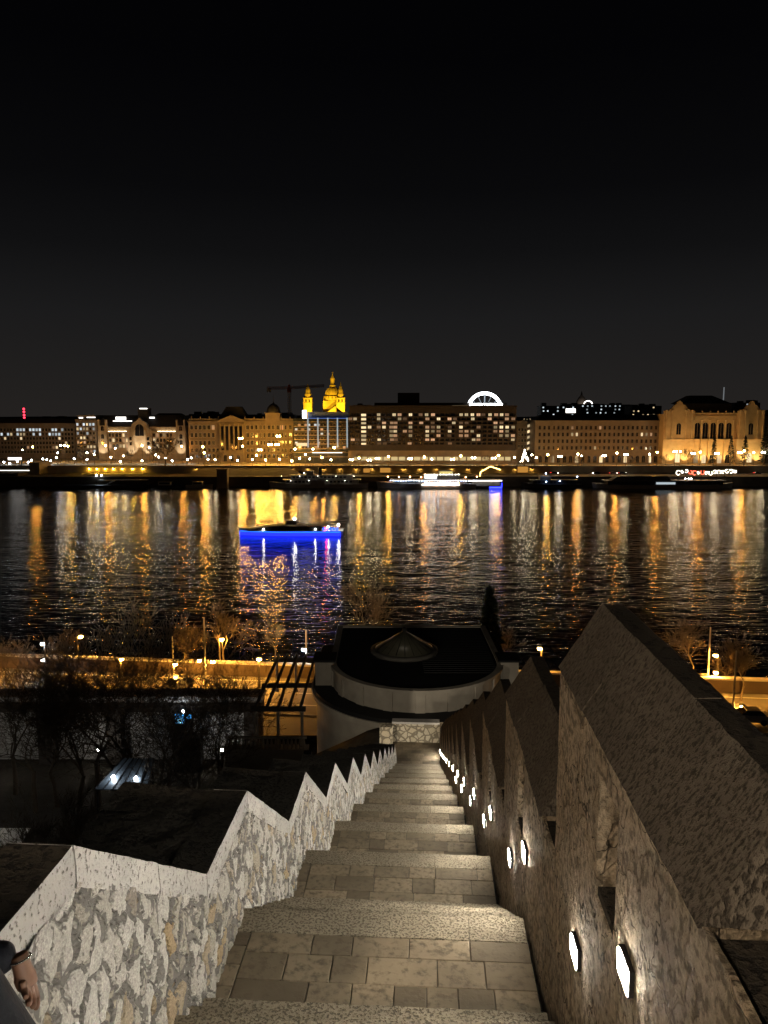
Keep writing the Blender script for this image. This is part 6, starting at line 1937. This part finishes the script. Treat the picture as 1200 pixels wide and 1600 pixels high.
# coat with sleeves
cv = [atY(14, 1740, 1.62) - F, atY(2, 1630, 1.70) - F, W2(-1.27, 1.60, -1.30), W2(-1.29, 1.60, -1.14),
      W2(-1.47, 1.56, -1.20), W2(-1.56, 1.56, -1.48), W2(-1.54, 1.66, -1.74)]
coat = skin('coat', cv, [(0, 1), (1, 2), (2, 3), (2, 4), (4, 5), (5, 6)],
     [.23, .19, .18, .09, .09, .07, .055], 1, m_coat, pe)
skin('sleeve', [W2(-1.24, 1.66, -1.24), atY(-120, 1500, 1.86) - F, atY(-50, 1510, 1.92) - F, atY(27, 1490, 1.955) - F],
     [(0, 1), (1, 2), (2, 3)], [.095, .08, .062, .043], 0, m_coat, coat)
skin('trousers', [W2(-1.27, 1.56, -1.76), W2(-1.18, 1.60, -1.84), W2(-1.17, 1.66, -2.2), W2(-1.17, 1.62, -2.53), W2(-1.38, 1.54, -1.84), W2(-1.40, 1.56, -2.2), W2(-1.41, 1.48, -2.53)],
     [(0, 1), (1, 2), (2, 3), (0, 4), (4, 5), (5, 6)], [.16, .11, .08, .065, .11, .08, .065], 0, m_coat, pe)
skin('hair', [W2(-1.29, 1.60, -.90), W2(-1.29, 1.61, -.85)], [(0, 1)], [.115, .09], 0, m_hair, pe)
for x, y in ((-1.17, 1.68), (-1.41, 1.54)):
    skin('shoe', [W2(x, y - .08, -2.58), W2(x, y + .06, -2.585), W2(x, y + .14, -2.59)], [(0, 1), (1, 2)], [.045, .045, .035], 0, m_shoe, pe)
# the bare right hand hanging from the cuff: palm, four unequal curled fingers, a thumb
cr0 = atY(33, 1497, 1.945) - F
def hp(px, py, Y): return atY(px, py, Y) - F
hv = [hp(29, 1490, 1.950), hp(33, 1508, 1.945), hp(38, 1523, 1.938), hp(43, 1538, 1.930), hp(45.5, 1546, 1.926)]
hand = skin('hand', hv, [(0, 1), (1, 2), (2, 3), (3, 4)], [(.026, .022), (.028, .022), (.035, .022), (.034, .02), (.026, .016)], 1, m_skin, pe, 2)
def finger(pts, rad):
    return skin('finger', pts, [(k, k + 1) for k in range(len(pts) - 1)], rad, 0, m_skin, hand, 2)
finger([hp(46, 1530, 1.944), hp(53, 1545, 1.952), hp(57, 1560, 1.945), hp(57.5, 1572, 1.925), hp(55.5, 1578, 1.912)], [.0135, .0125, .0115, .010, .0075])
finger([hp(43, 1535, 1.930), hp(48.5, 1552, 1.932), hp(52, 1566, 1.918), hp(51.5, 1575, 1.896)], [.0135, .0125, .0110, .0085])
finger([hp(39, 1535, 1.920), hp(42.5, 1552, 1.914), hp(45.5, 1564, 1.896), hp(45, 1570, 1.876)], [.0130, .0118, .0105, .0080])
finger([hp(35, 1532, 1.910), hp(37.5, 1546, 1.902), hp(40, 1555, 1.886), hp(40.5, 1559, 1.870)], [.0115, .0105, .0095, .0075])
th_ = skin('thumb', [hp(37, 1512, 1.952), hp(44, 1524, 1.962), hp(49, 1537, 1.966), hp(51, 1547, 1.962)], [(0, 1), (1, 2), (2, 3)], [.014, .0125, .011, .0085], 0, m_skin, hand, 2)
# a glint of metal at the cuff
mb = MB(); mb.mat(MAT('watch steel', (.7, .7, .7), .25, metal=1.0))
c_ = hp(31, 1498, 1.946); d_ = (hv[1] - hv[0]).normalized(); a_ = d_.orthogonal().normalized(); b2 = d_.cross(a_)
for k in range(16):
    t0, t1 = 2 * math.pi * k / 16, 2 * math.pi * (k + 1) / 16
    mb.tube(c_ + (a_ * math.cos(t0) + b2 * math.sin(t0)) * .029, c_ + (a_ * math.cos(t1) + b2 * math.sin(t1)) * .029, .003, .003, 5, False)
mb.build('bracelet', None, pe)
